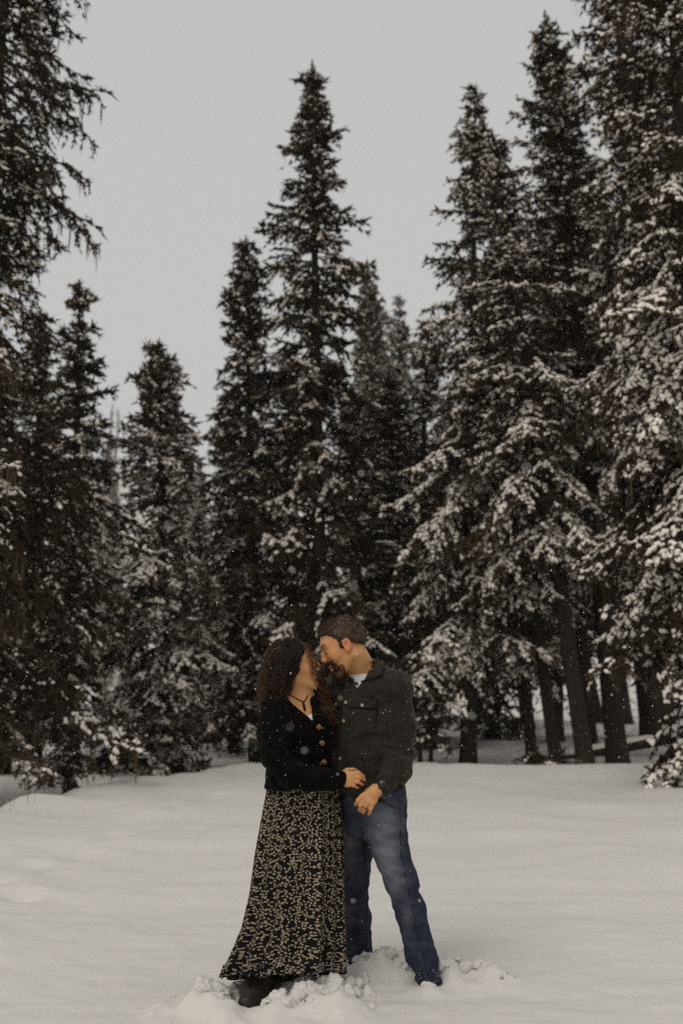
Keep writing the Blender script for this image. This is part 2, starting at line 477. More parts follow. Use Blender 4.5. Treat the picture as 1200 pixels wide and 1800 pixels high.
def tree_mesh(H, rad, key, seed, bare=0.12, lean=(0, 0), curve=0.0, whorl=0.30, per=5, top_up=38, low_down=-24, ragged=0.3, prof=0.8, trunk_r=None, gap=0.06, low_in=0.18, pinch=None):
    """Crown, snow, lichen and trunk arrays of one spruce, base at the origin."""
    rng = np.random.default_rng(seed)
    bank = _bank[key]
    cl = np.array(CLASSES)
    fols, sns, lis = [], [], []
    trunk_r = trunk_r or 0.011 * H + 0.03
    def axis(z):
        q = z / H
        return np.array([lean[0] * z + curve * H * q * q, lean[1] * z, z])
    z = H - 0.25
    while z > bare * H:
        t = (H - z) / H
        rr = rad * min(1.0, (t / 0.62)) ** prof * (1 - low_in * sm(0.72, 1.0, t)) + 0.10
        npw = per if t > 0.06 else 4
        a0 = rng.uniform(0, 6.28)
        big = rng.uniform(1 - ragged, 1 + ragged * 0.6)
        for k in range(npw):
            if rng.random() < gap: continue
            az = a0 + 6.283 * k / npw + rng.normal(0, 0.25)
            L = rr * big * rng.uniform(1 - ragged, 1 + ragged * 0.7)
            if pinch and pinch[0] < z < pinch[1]: L *= pinch[2]
            el = R(top_up + (low_down - top_up) * float(sm(0.0, 0.55, t)) + rng.normal(0, 7))
            ci = int(np.argmin(abs(np.log(cl / L)))); sc = L / cl[ci]
            tmpl = bank[ci][rng.integers(len(bank[ci]))]
            ca, sa, ce, se = math.cos(az), math.sin(az), math.cos(el), math.sin(el)
            roll = rng.normal(0, 0.18); cr, sr = math.cos(roll), math.sin(roll)
            Rm = np.array([[ca, -sa, 0], [sa, ca, 0], [0, 0, 1]]) @ np.array([[ce, 0, -se], [0, 1, 0], [se, 0, ce]]) @ np.array([[1, 0, 0], [0, cr, -sr], [0, sr, cr]])
            o = axis(z + rng.uniform(-0.12, 0.12))
            for src, dst in zip(tmpl, (fols, sns)):
                if len(src[0]): dst.append((src[0] * sc @ Rm.T + o, src[1]))
            V_ = tmpl[2][0]
            if len(V_):      # lichen hangs plumb whatever the bough does
                F_ = tmpl[2][1]
                r5 = V_.reshape(-1, 5, 3); root = r5[:, :1] * sc
                rel = r5 - r5[:, :1]
                lis.append((((root @ Rm.T) + rel + o).reshape(-1, 3), F_))
        z -= whorl * rng.uniform(0.75, 1.25) * (0.55 + 0.45 * min(1, t / 0.3))
    # leader
    for k in range(3):
        fols.append(kites(np.repeat(axis(H - 0.3 + 0.1 * k)[None], 5, 0), np.array([[math.cos(a) * .5, math.sin(a) * .5, 1] for a in rng.uniform(0, 6.28, 5)]) / 1.118, rng.uniform(.1, .2, 5), np.full(5, .015), rng))
    zs = np.concatenate([[-0.5, -0.05, 0.15], np.linspace(0.5, H + 0.1, 16)])
    pr = np.array([axis(q) for q in zs])
    tr = trunk_r * (1 - np.clip(zs, 0, None) / (H + 0.1)) ** 0.85 + 0.012
    tr[:2] *= 1.28; tr[2] *= 1.12
    trunk = [tube(pr, tr, 10)]
    # dead stubs on the bare stem
    for k in range(int(10 + bare * H * 5) if H > 1.2 else 0):
        zz = min(rng.uniform(0.35, max(0.8, bare * H * 1.3)), 0.85 * H); a = rng.uniform(0, 6.28); l = rng.uniform(0.12, 0.75)
        o = axis(zz); d = np.array([math.cos(a), math.sin(a), rng.uniform(-0.5, 0.1)])
        pts = np.array([o, o + d * l * .5 + [0, 0, -.02], o + d * l + [0, 0, rng.uniform(-.16, .02)]])
        trunk.append(tube(pts, [0.014, 0.009, 0.003], 4, cap=False))
        for _ in range(2):
            q = pts[1] + (pts[2] - pts[1]) * rng.random(); e = d * .5 + rng.normal(0, .6, 3)
            trunk.append(tube(np.array([q, q + e * .1, q + e * .2 + [0, 0, -.03]]), [0.005, 0.004, 0.002], 3, cap=False))
    return merge(fols), (merge(sns) if sns else None), (merge(lis) if lis else None), merge(trunk)

NTRI = [0]
def tree_parts(H, rad, key, seed, fol, **kw):
    f, s_, l_, tk = tree_mesh(H, rad, key, seed, **kw)
    out = [('trunk', mesh_from('trunk', tk[0], tk[1], True), M['bark']), ('crown', mesh_from('crown', *f), M[fol])]
    NTRI[0] += len(f[1]) + 2 * len(tk[1])
    if s_ is not None:
        out.append(('branch_snow', mesh_from('branch_snow', s_[0], s_[1], True), M['branch_snow'])); NTRI[0] += len(s_[1])
    if l_ is not None:
        out.append(('hanging_lichen', mesh_from('hanging_lichen', *l_), M['lichen'])); NTRI[0] += len(l_[1])
    return out

def plant_tree(name, parts, px, y, label, group, rotz=0.0, scale=1.0, xy=None, sink=0.0, cat='tree'):
    x = (px - 600) / F_PX * y * 1.0
    # horizontal offset as seen with the camera pitched up: base lies near the horizon line
    x = at(px, 1340, y)[0]
    e = empty(name, (x, y, float(ground(x, y)) - 0.03 - sink))
    e.rotation_euler = (0, 0, rotz)
    e.scale = (xy or scale, xy or scale, scale)
    tag(e, label, cat, group)
    for n, me, ma in parts:
        obj(n, me, ma, e, kind='stuff' if n in ('branch_snow', 'hanging_lichen') else None)
    return e

def h_of(px_top, py_top, y, px_base):
    """Height and sideways lean of a tree at distance y whose tip is seen at px_top, py_top."""
    x = at(px_base, 1340, y)[0]
    tip = at(px_top, py_top, y)
    h = tip[2] - float(ground(x, y)) + 0.03
    return h, (tip[0] - x) / h

bough_bank('plain', 0.14, 0.45, 0.38, 0.05, 1, fat=1.25, sp=0.075, spread=0.42)
bough_bank('droopy', 0.22, 0.42, 0.30, 0.38, 2, spread=0.36, fat=0.72, sp=0.054)
bough_bank('snowy', 0.36, 0.60, 0.9, 0.10, 3, spread=0.52, fat=1.1, sp=0.08)
bough_bank('dusted', 0.16, 0.5, 0.55, 0.12, 4, fat=1.2, sp=0.08, spread=0.40)
print('boughs', round(time.time() - T0, 1))

G1 = 'snow dusted spruces round the meadow'
# left side --------------------------------------------------------------
def front(px, y, top, label, rad, key, seed, fol, group=G1, **kw):
    h, l = h_of(top[0], top[1], y, px)
    pt = tree_parts(h, rad, key, seed, fol, lean=(l, 0), **kw)
    plant_tree('spruce_tree', pt, px, y, label, group)
    return pt
def again(parts, px, y, top, label, group=G1, xy=1.0, rotz=0.0):
    hh, tip = tree_height(parts)
    h, _ = h_of(top[0], top[1], y, px)
    s_ = h / hh
    # the mesh keeps its own lean; set the foot so that the tip stands under top[0]
    if rotz == 0.0 and group != G3: px = px_foot(tip, s_ * xy, top[0], y)
    return plant_tree('spruce_tree', parts, px, y, label, group, rotz=rotz, scale=s_, xy=s_ * xy)
def tree_height(parts):
    me = parts[1][1]
    n = len(me.vertices); a = np.empty(n * 3, np.float32); me.vertices.foreach_get('co', a)
    return a[2::3].max(), a.reshape(-1, 3)[a[2::3].argmax()]
def px_foot(tip, s_, px_top, y):
    return px_top - tip[0] * s_ * F_PX / y
G3 = 'slim bare stemmed spruces behind the ridge'

PA = tree_parts(17.5, 1.95, 'droopy', 11, 'foliage_bare', bare=0.095, whorl=0.31, per=8, low_down=-28, ragged=0.40, prof=0.6, trunk_r=0.20, pinch=(5.4, 8.3, 0.45))
plant_tree('spruce_tree', PA, -88, 12.6, 'huge dark lichen hung spruce cut off by the left edge and the top', G1, 0.4)
PB = front(128, 17.0, (140, 512), 'slender spruce rising just right of the huge lichen hung one', 0.72, 'plain', 12, 'foliage', bare=0.09, whorl=0.26, per=6, ragged=0.5)
PE = front(290, 18.5, (280, 602), 'low conical spruce standing alone with snow on its level boughs', 1.12, 'dusted', 14, 'foliage_snowy', bare=0.05, whorl=0.21, per=8, ragged=0.42, prof=0.8)
PF = front(452, 20.0, (432, 420), 'narrow spruce close left of the tallest middle one, behind the woman', 1.05, 'plain', 15, 'foliage', bare=0.10, whorl=0.25, per=6, ragged=0.5, prof=0.75)
again(PF, 98, 14.6, (98, 880), 'short spruce whose thick bare trunk foot stands in a snow well at the left bank')
again(PF, 391, 22.5, (380, 685), 'shorter spruce with a bare foot left of the narrow one behind the woman', xy=1.1)
# middle -----------------------------------------------------------------
PH = front(566, 19.5, (548, 112), 'tallest spruce in the middle with a ragged thin top, behind the couple', 1.42, 'plain', 17, 'foliage_bare', bare=0.09, whorl=0.25, per=6, ragged=0.6, prof=0.85, gap=0.12, trunk_r=0.17)
# right ------------------------------------------------------------------
PJ = front(822, 19.0, (835, 155), 'broad snow laden spruce right of the man, its bare trunk behind the ridge', 1.42, 'snowy', 18, 'foliage_dark', bare=0.19, whorl=0.34, per=7, ragged=0.42, prof=0.85, trunk_r=0.15)
PK = front(1030, 17.8, (866, 240), 'leaning spruce with a long brown trunk and thick snow on its middle boughs', 1.40, 'snowy', 19, 'foliage_dark', bare=0.32, whorl=0.36, per=7, ragged=0.42, prof=0.7, trunk_r=0.145)
PL = front(1085, 19.0, (957, 25), 'tall leaning spruce on the thickest dark trunk among the right trunks', 1.35, 'dusted', 20, 'foliage_dark', bare=0.27, whorl=0.27, per=6, ragged=0.42, prof=0.75, trunk_r=0.19)
again(PK, 1160, 17.4, (1150, -260), 'very tall snowy spruce beside the fallen log, its top out of the picture', xy=0.72)
PN = tree_parts(14.5, 1.66, 'snowy', 22, 'foliage_dark', bare=0.015, whorl=0.38, per=7, ragged=0.36, low_in=0.45, prof=0.5, trunk_r=0.19)
plant_tree('spruce_tree', PN, 1268, 13.2, 'snow loaded spruce at the right edge with boughs sweeping down to the ground', G1)
print('near trees', NTRI, round(time.time() - T0, 1))
# further trees share the meshes above ------------------------------------
G2 = 'spruces standing behind the front row'
for px, y, parts, ty, lab, xy in [
    (645, 30.0, PF, 462, 'pale far spruce tip just right of the tallest middle one', 0.85),
    (672, 35.0, PB, 540, 'second pale far spruce, close right of the first pale tip', 1.2),
    (712, 31.0, PJ, 515, 'snowy far spruce in the notch between the tallest and the broad one', 0.9),
    (500, 26.0, PH, 600, 'dark spruce filling the space between the narrow one and the tallest', 1.5),
    (612, 25.0, PL, 660, 'dark spruce behind the right flank of the tallest middle one', 1.4),
    (690, 24.5, PH, 650, 'dark spruce standing in the shade behind the man', 1.6),
    (765, 25.0, PJ, 560, 'dark spruce behind the left flank of the broad snowy one', 1.4),
    (905, 27.0, PJ, 420, 'snowy spruce seen between the broad one and the leaning trunk', 1.2),
    (1020, 26.0, PJ, 330, 'snow laden spruce behind the thick leaning trunks', 1.2),
    (1075, 27.0, PL, 260, 'dark spruce deep behind the thickest trunk', 1.3),
    (1180, 22.0, PL, 60, 'dark tall spruce behind the snow loaded one at the right edge', 1.2),
    (880, 34.0, PL, 640, 'shaded spruce deep in the forest behind the ridge', 1.5),
    (960, 38.0, PK, 600, 'shaded spruce deep behind the slim trunks', 1.5),
    (1045, 35.0, PL, 560, 'shaded spruce deep behind the gap between brown and thickest trunk', 1.5),
    (1110, 40.0, PL, 520, 'shaded spruce deep behind the fallen log', 1.6),
    (800, 36.0, PL, 700, 'shaded spruce deep behind the broad one', 1.5),
    (20, 20.0, PF, 540, 'dark spruce behind the huge lichen hung one', 1.1),
    (-40, 17.0, PF, 640, 'spruce at the left edge behind the lichen curtain', 1.4),
    (55, 24.0, PL, 700, 'spruce deep between the lichen hung one and the slender one', 1.4),
    (335, 27.0, PF, 900, 'small spruce behind the gap right of the lone conical one', 1.4),
    (222, 44.0, PJ, 1010, 'snow covered spruce far back in the gap left of the conical one', 0.9),
    (430, 29.0, PJ, 760, 'snowy spruce far behind the two narrow ones left of the middle', 1.3)]:
    e_ = again(parts, px, y, (px, ty), lab, G2, xy)
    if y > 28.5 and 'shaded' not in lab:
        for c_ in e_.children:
            if c_.name.startswith('crown'): c_.material_slots[0].link = 'OBJECT'; c_.material_slots[0].material = M['foliage_hazed']
# bare stems between the right trunks
for px, y, parts, ty, lab in ((935, 19.6, PL, 560, 'slim dark trunk left of the brown leaning one, with a shrub at its foot'),
                              (978, 18.6, PK, 470, 'dark trunk standing between the slim one and the brown leaning one'),
                              (1040, 23.5, PL, 420, 'thin dark stem seen between the brown trunk and the thickest trunk')):
    again(parts, px, y, (px, ty), lab, G3)
print('trees', NTRI, round(time.time() - T0, 1))
# ------------------------------------------------------------------ far hillside, saplings, log, grass
def hazed(o):  # swaps a crown to the pale colour that has distance haze painted in
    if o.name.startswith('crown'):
        o.material_slots[0].link = 'OBJECT'; o.material_slots[0].material = M['hazed']
G4 = 'frosted trees far up the hillside'
lab4 = 'pale frosted tree among others far up the hillside left of the conical spruce'
for px, ty, y in ((150, 770, 150.0), (172, 800, 170.0), (192, 775, 160.0), (205, 830, 140.0), (218, 800, 185.0), (160, 850, 120.0), (184, 860, 125.0), (212, 880, 118.0), (232, 850, 150.0), (180, 905, 100.0), (200, 925, 92.0), (214, 940, 84.0), (190, 975, 75.0), (206, 1000, 66.0), (176, 1030, 60.0), (198, 1060, 54.0)):
    hh, tip = tree_height(PF)
    x = at(px, 900, y)[0]
    want = at(px, ty, y)[2] - float(ground(x, y))
    e = empty('spruce_tree', (x, y, float(ground(x, y)) - .1)); s_ = max(5.0, want) / hh; e.scale = (s_ * 1.3, s_ * 1.3, s_)
    tag(e, lab4, 'tree', G4)
    for n, me, ma in PF[:3]: hazed(obj(n, me, ma, e, kind='stuff' if n == 'branch_snow' else None))
G5 = 'frosted trees far behind the gap between the conical and narrow spruces'
for px, ty, y in ((338, 850, 150.0), (352, 835, 160.0), (346, 880, 120.0), (330, 870, 135.0)):
    hh, tip = tree_height(PE); x = at(px, 900, y)[0]
    want = at(px, ty, y)[2] - float(ground(x, y)); s_ = max(10.0, want) / hh
    e = empty('spruce_tree', (x, y, float(ground(x, y)) - .1)); e.scale = (s_, s_, s_)
    tag(e, 'pale tree far behind the gap between the conical and the narrow spruce', 'tree', G5)
    for n, me, ma in PE[:3]: hazed(obj(n, me, ma, e, kind='stuff' if n == 'branch_snow' else None))
# dead spires
def spire(H, seed):
    rng = np.random.default_rng(seed)
    zs = np.linspace(-.3, H, 14); P_ = np.stack([.02 * H * np.sin(zs * .3 + seed), .01 * H * np.cos(zs * .4), zs], 1)
    tr = [tube(P_, .016 * H * (1 - np.clip(zs, 0, H) / H) ** .7 + .03, 8)]
    br = []
    for k in range(90):
        z = rng.uniform(.25, .98) * H; a = rng.uniform(0, 6.28); l = (1 - z / H) * .13 * H * rng.uniform(.4, 1.2) + .3
        o = np.array([np.interp(z, zs, P_[:, 0]), np.interp(z, zs, P_[:, 1]), z]); d = np.array([math.cos(a), math.sin(a), rng.uniform(-.3, .3)])
        br.append(tube(np.array([o, o + d * l * .6, o + d * l + [0, 0, -.1 * l]]), [.05, .035, .015], 4, cap=False))
    return merge(tr), merge(br)
for i, (px, ty, y, lab) in enumerate(((186, 708, 150.0, 'bare dead spire on the hillside, left of the pair in the gap'), (198, 716, 155.0, 'bare dead spire on the hillside, right of the pair in the gap'))):
    x = at(px, 900, y)[0]; gz = float(ground(x, y)); H = at(px, ty, y)[2] - gz
    e = empty('dead_tree', (x, y, gz)); tag(e, lab, 'tree', 'dead spires on the hillside')
    t_, b_ = spire(H, i + 3)
    obj('trunk', mesh_from('trunk', *t_, smooth=True), M['dead_wood'], e); obj('crown', mesh_from('crown', *b_), M['dead_wood'], e)
# young spruces and low scrub
def young(px, y, H, rad, seed, label, name='sapling', bare=.08, cat='tree', key='plain', fol='foliage', low=-12, **kw):
    pt = tree_parts(H, rad, key, seed, fol, bare=bare, whorl=.17, per=5, ragged=.5, trunk_r=.02 + .006 * H, low_down=low, **kw)
    return plant_tree(name, pt, px, y, label, 'young growth under the big trees', cat=cat)
young(757, 18.4, 1.75, .50, 51, 'thin dark sapling just right of the man at the edge of the ridge', bare=.25)
young(738, 19.5, 2.3, .30, 52, 'bare stemmed young spruce close beside the man\'s elbow', bare=.45)
young(222, 17.6, .75, .55, 53, 'low dark scrub spruce left of the conical spruce foot', 'shrub', bare=.02, cat='shrub')
young(252, 18.2, .65, .45, 54, 'dark scrub at the left foot of the conical spruce', 'shrub', bare=.02, cat='shrub')
young(326, 18.9, .60, .32, 55, 'small round dark shrub right of the conical spruce', 'shrub', bare=.02, cat='shrub')
young(362, 24.0, .9, .6, 56, 'snowy scrub spruce under the shorter bare footed spruce', 'shrub', bare=.02, cat='shrub', key='dusted')
young(942, 17.6, .42, .50, 57, 'low dark twiggy shrub at the foot of the slim trunk', 'shrub', bare=.02, cat='shrub')
young(990, 17.4, .38, .45, 58, 'low twiggy shrub left of the brown leaning trunk foot', 'shrub', bare=.02, cat='shrub')
young(480, 19.6, .55, .30, 59, 'small snowy shrub behind the woman\'s elbow', 'shrub', bare=.02, cat='shrub', key='snowy')
young(870, 27.0, 2.6, .8, 60, 'bushy young spruce on the snow behind the ridge', bare=.12, key='dusted')
# fallen log with a ridge of snow
a_, b_ = at(985, 1333, 20.6), at(1180, 1296, 22.4)
lg = empty('fallen_log', a_); tag(lg, 'fallen log capped with snow lying between the right trunks', 'log')
k = np.linspace(0, 1, 9)[:, None]; ax_ = a_ + (b_ - a_) * k
rng = np.random.default_rng(8)
for n_, VF, m_ in (('log_trunk', tube(ax_ - a_, np.linspace(.11, .14, 9), 12), 'bark'), ('snow_cap', tube(ax_ - a_ + [0, 0, .085], .10 + .02 * rng.random(9), 10, flat=.62), 'branch_snow')):
    obj(n_, mesh_from(n_, VF[0], VF[1], True), M[m_], lg)
# dry stems in the hollow by the left bank
rng = np.random.default_rng(12); st = []
for k in range(8):
    q = ground_at(rng.normal(28, 14), 1425); x, y = q[0] + rng.normal(0, .1), q[1] + rng.normal(0, .35); z = float(ground(x, y)); h = rng.uniform(.10, .22)
    d = rng.normal(0, .25, 2)
    st.append(tube(np.array([(x, y, z - .02), (x + d[0] * h * .4, y + d[1] * h * .4, z + h * .6), (x + d[0] * h, y + d[1] * h, z + h)]), [.0024, .0018, .001], 3, cap=False))
g_ = obj('dry_grass', mesh_from('dry_grass', *merge(st)), M['dead_wood'], kind='stuff'); tag(g_, 'thin dry stems poking from the snow by the left bank')
print('extras', NTRI, round(time.time() - T0, 1))
# ------------------------------------------------------------------ distance-field modelling kit for the two people
A3 = lambda v: np.asarray(v, float)
def rc(P, a, b, r1, r2):
    a, b = A3(a), A3(b); ab = b - a
    t = np.clip(((P - a) @ ab) / (ab @ ab + 1e-12), 0, 1)
    return np.linalg.norm(P - a - t[:, None] * ab, axis=1) - (r1 + (r2 - r1) * t)
def chain(P, pts, rads, k=0.02):
    d = None
    for i in range(len(pts) - 1):
        e = rc(P, pts[i], pts[i + 1], rads[i], rads[i + 1])
        d = e if d is None else smin(d, e, k)
    return d
def ell(P, c, r, M=None):
    Q = P - A3(c)
    if M is not None: Q = Q @ M
    r = A3(r)
    k0 = np.linalg.norm(Q / r, axis=1); k1 = np.linalg.norm(Q / (r * r), axis=1) + 1e-9
    return k0 * (k0 - 1) / k1
def smin(a, b, k):
    h = np.clip(0.5 + 0.5 * (b - a) / k, 0, 1)
    return b + (a - b) * h - k * h * (1 - h)
def smax(a, b, k): return -smin(-a, -b, k)
def prof(P, rows, lat, grow=0.0):
    """Stack of ellipses: rows (z, cx, cy, a, b), z rising; lat: unit lateral axis in plan."""
    R_ = A3(rows); z = P[:, 2]
    cx, cy, a, b = [np.interp(z, R_[:, 0], R_[:, i]) for i in (1, 2, 3, 4)]
    if isinstance(grow, (list, tuple)): grow = np.interp(z, grow[0], grow[1])
    a, b = a + grow, b + grow
    dx, dy = P[:, 0] - cx, P[:, 1] - cy
    u, v = dx * lat[0] + dy * lat[1], -dx * lat[1] + dy * lat[0]
    k = np.sqrt((u / a) ** 2 + (v / b) ** 2)
    k1 = np.sqrt((u / (a * a)) ** 2 + (v / (b * b)) ** 2) + 1e-9
    d = np.where(k > 1e-4, k * (k - 1) / k1, -np.minimum(a, b))
    return smax(d, np.maximum(R_[0, 0] - z, z - R_[-1, 0]), 0.015)

def polygonise(f, lo, hi, h, block=6, slack=0.03):
    """Surface nets over a sparse grid."""
    lo, hi = A3(lo), A3(hi)
    n = (np.ceil((hi - lo) / (h * block)).astype(int)) * block
    nb = n // block
    cc = [lo[i] + (np.arange(nb[i]) + 0.5) * block * h for i in range(3)]
    C = np.stack(np.meshgrid(*cc, indexing='ij'), -1).reshape(-1, 3)
    dc = f(C).reshape(nb)
    act = np.abs(dc) < block * h * 0.87 * 1.35 + slack
    D = np.repeat(np.repeat(np.repeat(dc, block, 0), block, 1), block, 2).astype(np.float32)
    ib = np.argwhere(act)
    o = np.stack(np.meshgrid(*[np.arange(block)] * 3, indexing='ij'), -1).reshape(-1, 3)
    idx = (ib[:, None] * block + o[None]).reshape(-1, 3)
    vals = np.empty(len(idx), np.float32)
    for s in range(0, len(idx), 400000):
        q = idx[s:s + 400000]
        vals[s:s + 400000] = f(lo + q * h)
    D[idx[:, 0], idx[:, 1], idx[:, 2]] = vals
    S = D < 0
    m = tuple(D.shape[i] - 1 for i in range(3))
    cnt = np.zeros(m, np.int8)
    for a in (0, 1):
        for b in (0, 1):
            for c in (0, 1):
                cnt += S[a:a + m[0], b:b + m[1], c:c + m[2]]
    cell = (cnt > 0) & (cnt < 8)
    vi = np.full(m, -1, np.int64); ci = np.argwhere(cell); vi[cell] = np.arange(len(ci))
    acc = np.zeros((len(ci), 3)); num = np.zeros(len(ci))
    corners = [(a, b, c) for a in (0, 1) for b in (0, 1) for c in (0, 1)]
    for p in corners:
        for ax in range(3):
            if p[ax]: continue
            q = list(p); q[ax] = 1
            d0 = D[ci[:, 0] + p[0], ci[:, 1] + p[1], ci[:, 2] + p[2]]
            d1 = D[ci[:, 0] + q[0], ci[:, 1] + q[1], ci[:, 2] + q[2]]
            x = (d0 < 0) != (d1 < 0)
            t = np.where(x, d0 / np.where(d0 == d1, 1, d0 - d1), 0)
            pt = np.tile(A3(p), (len(ci), 1)); pt[:, ax] += t
            acc[x] += pt[x]; num[x] += 1
    V = lo + h * (ci + acc / num[:, None])
    Q = []
    for ax in range(3):
        u, w = [(1, 2), (2, 0), (0, 1)][ax]
        sl0 = [slice(0, D.shape[i] - 1) for i in range(3)]; sl1 = list(sl0); sl1[ax] = slice(1, D.shape[ax])
        s0, s1 = S[tuple(sl0)], S[tuple(sl1)]
        e = np.argwhere(s0 != s1)
        e = e[(e[:, u] > 0) & (e[:, w] > 0)]
        fl = s0[e[:, 0], e[:, 1], e[:, 2]]
        def g(du, dw):
            k = e.copy(); k[:, u] -= du; k[:, w] -= dw
            return vi[k[:, 0], k[:, 1], k[:, 2]]
        a_, b_, c_, d_ = g(1, 1), g(0, 1), g(0, 0), g(1, 0)
        q = np.where(fl[:, None], np.stack([a_, b_, c_, d_], 1), np.stack([d_, c_, b_, a_], 1))
        Q.append(q[(q >= 0).all(1)])
    return V, np.concatenate(Q)

def grad(f, V, e=0.002):
    g = np.stack([f(V + d) - f(V - d) for d in np.eye(3) * e], 1)
    return g / (np.linalg.norm(g, axis=1)[:, None] + 1e-9)
def relax(V, F, it=2, k=0.5):
    for _ in range(it):
        s = np.zeros_like(V); n = np.zeros(len(V))
        for i in range(4):
            for j in (1, 3):
                np.add.at(s, F[:, i], V[F[:, (i + j) % 4]]); np.add.at(n, F[:, i], 1)
        V = V + k * (s / np.maximum(n, 1)[:, None] - V)
    return V
EYE = np.array([0, 0, CAM_H])
def hit(f, px, py, start=3.9, far=5.4):
    """Where the sight line through px, py meets the surface f; returns points and outward normals."""
    px, py = np.broadcast_arrays(np.asarray(px, float), np.asarray(py, float))
    shp = px.shape
    D = np.array([at(a, b, 1.0) - EYE for a, b in zip(px.ravel(), py.ravel())])
    ln = np.linalg.norm(D, axis=1)[:, None]; U = D / ln
    t = np.full(len(D), start)
    for _ in range(70):
        d = f(EYE + U * t[:, None]); t = np.minimum(t + 0.7 * d, far)
    Pn = EYE + U * t[:, None]
    return Pn.reshape(*shp, 3), grad(f, Pn).reshape(*shp, 3)
def slab(Pn, N, thick, out=0.001):
    """Closed sheet over a (r,c,3) grid of surface points."""
    r, c = Pn.shape[:2]
    T = (Pn + N * (out + thick)).reshape(-1, 3); B = (Pn + N * (out - 0.004)).reshape(-1, 3)
    V = np.concatenate([T, B]); n = r * c; F = []
    id_ = np.arange(n).reshape(r, c)
    for i in range(r - 1):
        for j in range(c - 1):
            a, b, d, e = id_[i, j], id_[i, j + 1], id_[i + 1, j + 1], id_[i + 1, j]
            F += [(a, e, d, b), (a + n, b + n, d + n, e + n)]
    ring = list(id_[0]) + list(id_[1:, -1]) + list(id_[-1, ::-1][1:]) + list(id_[::-1, 0][1:-1])
    for k in range(len(ring)):
        a, b = ring[k], ring[(k + 1) % len(ring)]
        F.append((a, b, b + n, a + n))
    return V, np.array(F)
def patch(f, quad, nr, nc, thick, out=0.001):
    """Slab projected on f inside the picture quad (tl, tr, br, bl)."""
    q = A3(quad); s, t_ = np.meshgrid(np.linspace(0, 1, nc), np.linspace(0, 1, nr))
    W = ((1 - s) * (1 - t_))[..., None] * q[0] + (s * (1 - t_))[..., None] * q[1] + (s * t_)[..., None] * q[2] + ((1 - s) * t_)[..., None] * q[3]
    Pn, N = hit(f, W[..., 0], W[..., 1])
    return slab(Pn, N, thick, out)
def line_on(f, pts, n, rad, out=0.0, sides=5):
    q = A3(pts); s = np.linspace(0, len(q) - 1, n)
    px = np.interp(s, np.arange(len(q)), q[:, 0]); py = np.interp(s, np.arange(len(q)), q[:, 1])
    Pn, N = hit(f, px, py)
    return tube(Pn + N * out, rad, sides)
def disc_on(f, px, py, r, th, sides=10, squash=1.0, out=0.001):
    Pn, N = hit(f, [px], [py]); p, n = Pn[0], N[0]
    a = np.cross(n, [0, 0, 1.0]); a /= np.linalg.norm(a); b = np.cross(a, n)
    rot = 0
    ang = np.arange(sides) * 2 * math.pi / sides + rot
    ring = lambda rr, o: p + n * o + rr * (np.cos(ang)[:, None] * a + squash * np.sin(ang)[:, None] * b)
    V = np.concatenate([ring(r, -0.004), ring(r, out + th * .7), ring(r * .78, out + th), ring(r * .4, out + th * .75), [p + n * (out + th * .75)]])
    F = []
    for l in range(3):
        for k in range(sides):
            j = (k + 1) % sides; F.append((l * sides + k, l * sides + j, (l + 1) * sides + j, (l + 1) * sides + k))
    c = 4 * sides
    for k in range(0, sides, 2): F.append((3 * sides + k, 3 * sides + (k + 1) % sides, 3 * sides + (k + 2) % sides, c))
    return V, np.array(F)
def blades(root, d, l, w, rng):
    """Short hairs: one narrow triangle each."""
    n = len(root); r = rng.normal(size=(n, 3)); a = np.cross(d, r); a /= np.linalg.norm(a, axis=1)[:, None] + 1e-9
    V = np.stack([root - a * w, root + a * w, root + d * l[:, None]], 1).reshape(-1, 3)
    return V, np.arange(3 * n).reshape(-1, 3)
# ------------------------------------------------------------------ cloth, skin and hair materials
def cloth(name, c0, c1, scale, rough=0.85, bump=0.25, sheen=0.0, spec=0.15):
    m = mat(name, c0, rough, spec)
    t = NT(m); p = t.coord()
    n = t.noise(scale, 3, p); w = t.noise(scale * 9, 2, p)
    t.base(t.mix(t.ramp(t.math('ADD', t.math('MULTIPLY', n, 0.6), t.math('MULTIPLY', w, 0.4)), 0.3, 0.7), c0, c1))
    t.bump(t.math('ADD', n, t.math('MULTIPLY', w, 0.5)), bump, 0.004)
    if sheen:
        t.b.inputs['Sheen Weight'].default_value = sheen; t.b.inputs['Sheen Roughness'].default_value = 0.5; t.b.inputs['Sheen Tint'].default_value = (1.0, 0.9, 0.78, 1)
    return m
M['charcoal_shirt'] = cloth('charcoal_shirt', (0.0120, 0.0100, 0.0075), (0.029, 0.0240, 0.0180), 60, bump=0.4, sheen=0.10)
M['black_velvet'] = cloth('black_velvet', (0.0022, 0.0020, 0.0018), (0.0045, 0.004, 0.0036), 40, 0.85, 0.2, sheen=0.02, spec=0.05)
M['tee'] = cloth('tee', (0.62, 0.60, 0.58), (0.70, 0.68, 0.66), 80)
M['lace'] = cloth('lace', (0.60, 0.57, 0.53), (0.75, 0.72, 0.68), 160)
M['brown_leather'] = cloth('brown_leather', (0.012, 0.008, 0.006), (0.028, 0.017, 0.011), 30, 0.5, 0.3, spec=0.4)
M['button_pearl'] = mat('button_pearl', (0.36, 0.27, 0.19), 0.35, 0.5)
M['button_wood'] = mat('button_wood', (0.20, 0.105, 0.045), 0.5, 0.4)
M['black_cord'] = mat('black_cord', (0.006, 0.005, 0.005), 0.6, 0.2)
M['watch'] = mat('watch', (0.010, 0.009, 0.008), 0.35, 0.5)
M['watch_dial'] = mat('watch_dial', (0.035, 0.033, 0.03), 0.25, 0.6)
M['ring_metal'] = mat('ring_metal', (0.10, 0.07, 0.05), 0.3, 0.5, Metallic=0.9)
M['seam'] = mat('seam', (0.016, 0.018, 0.036), 0.9, 0.1)
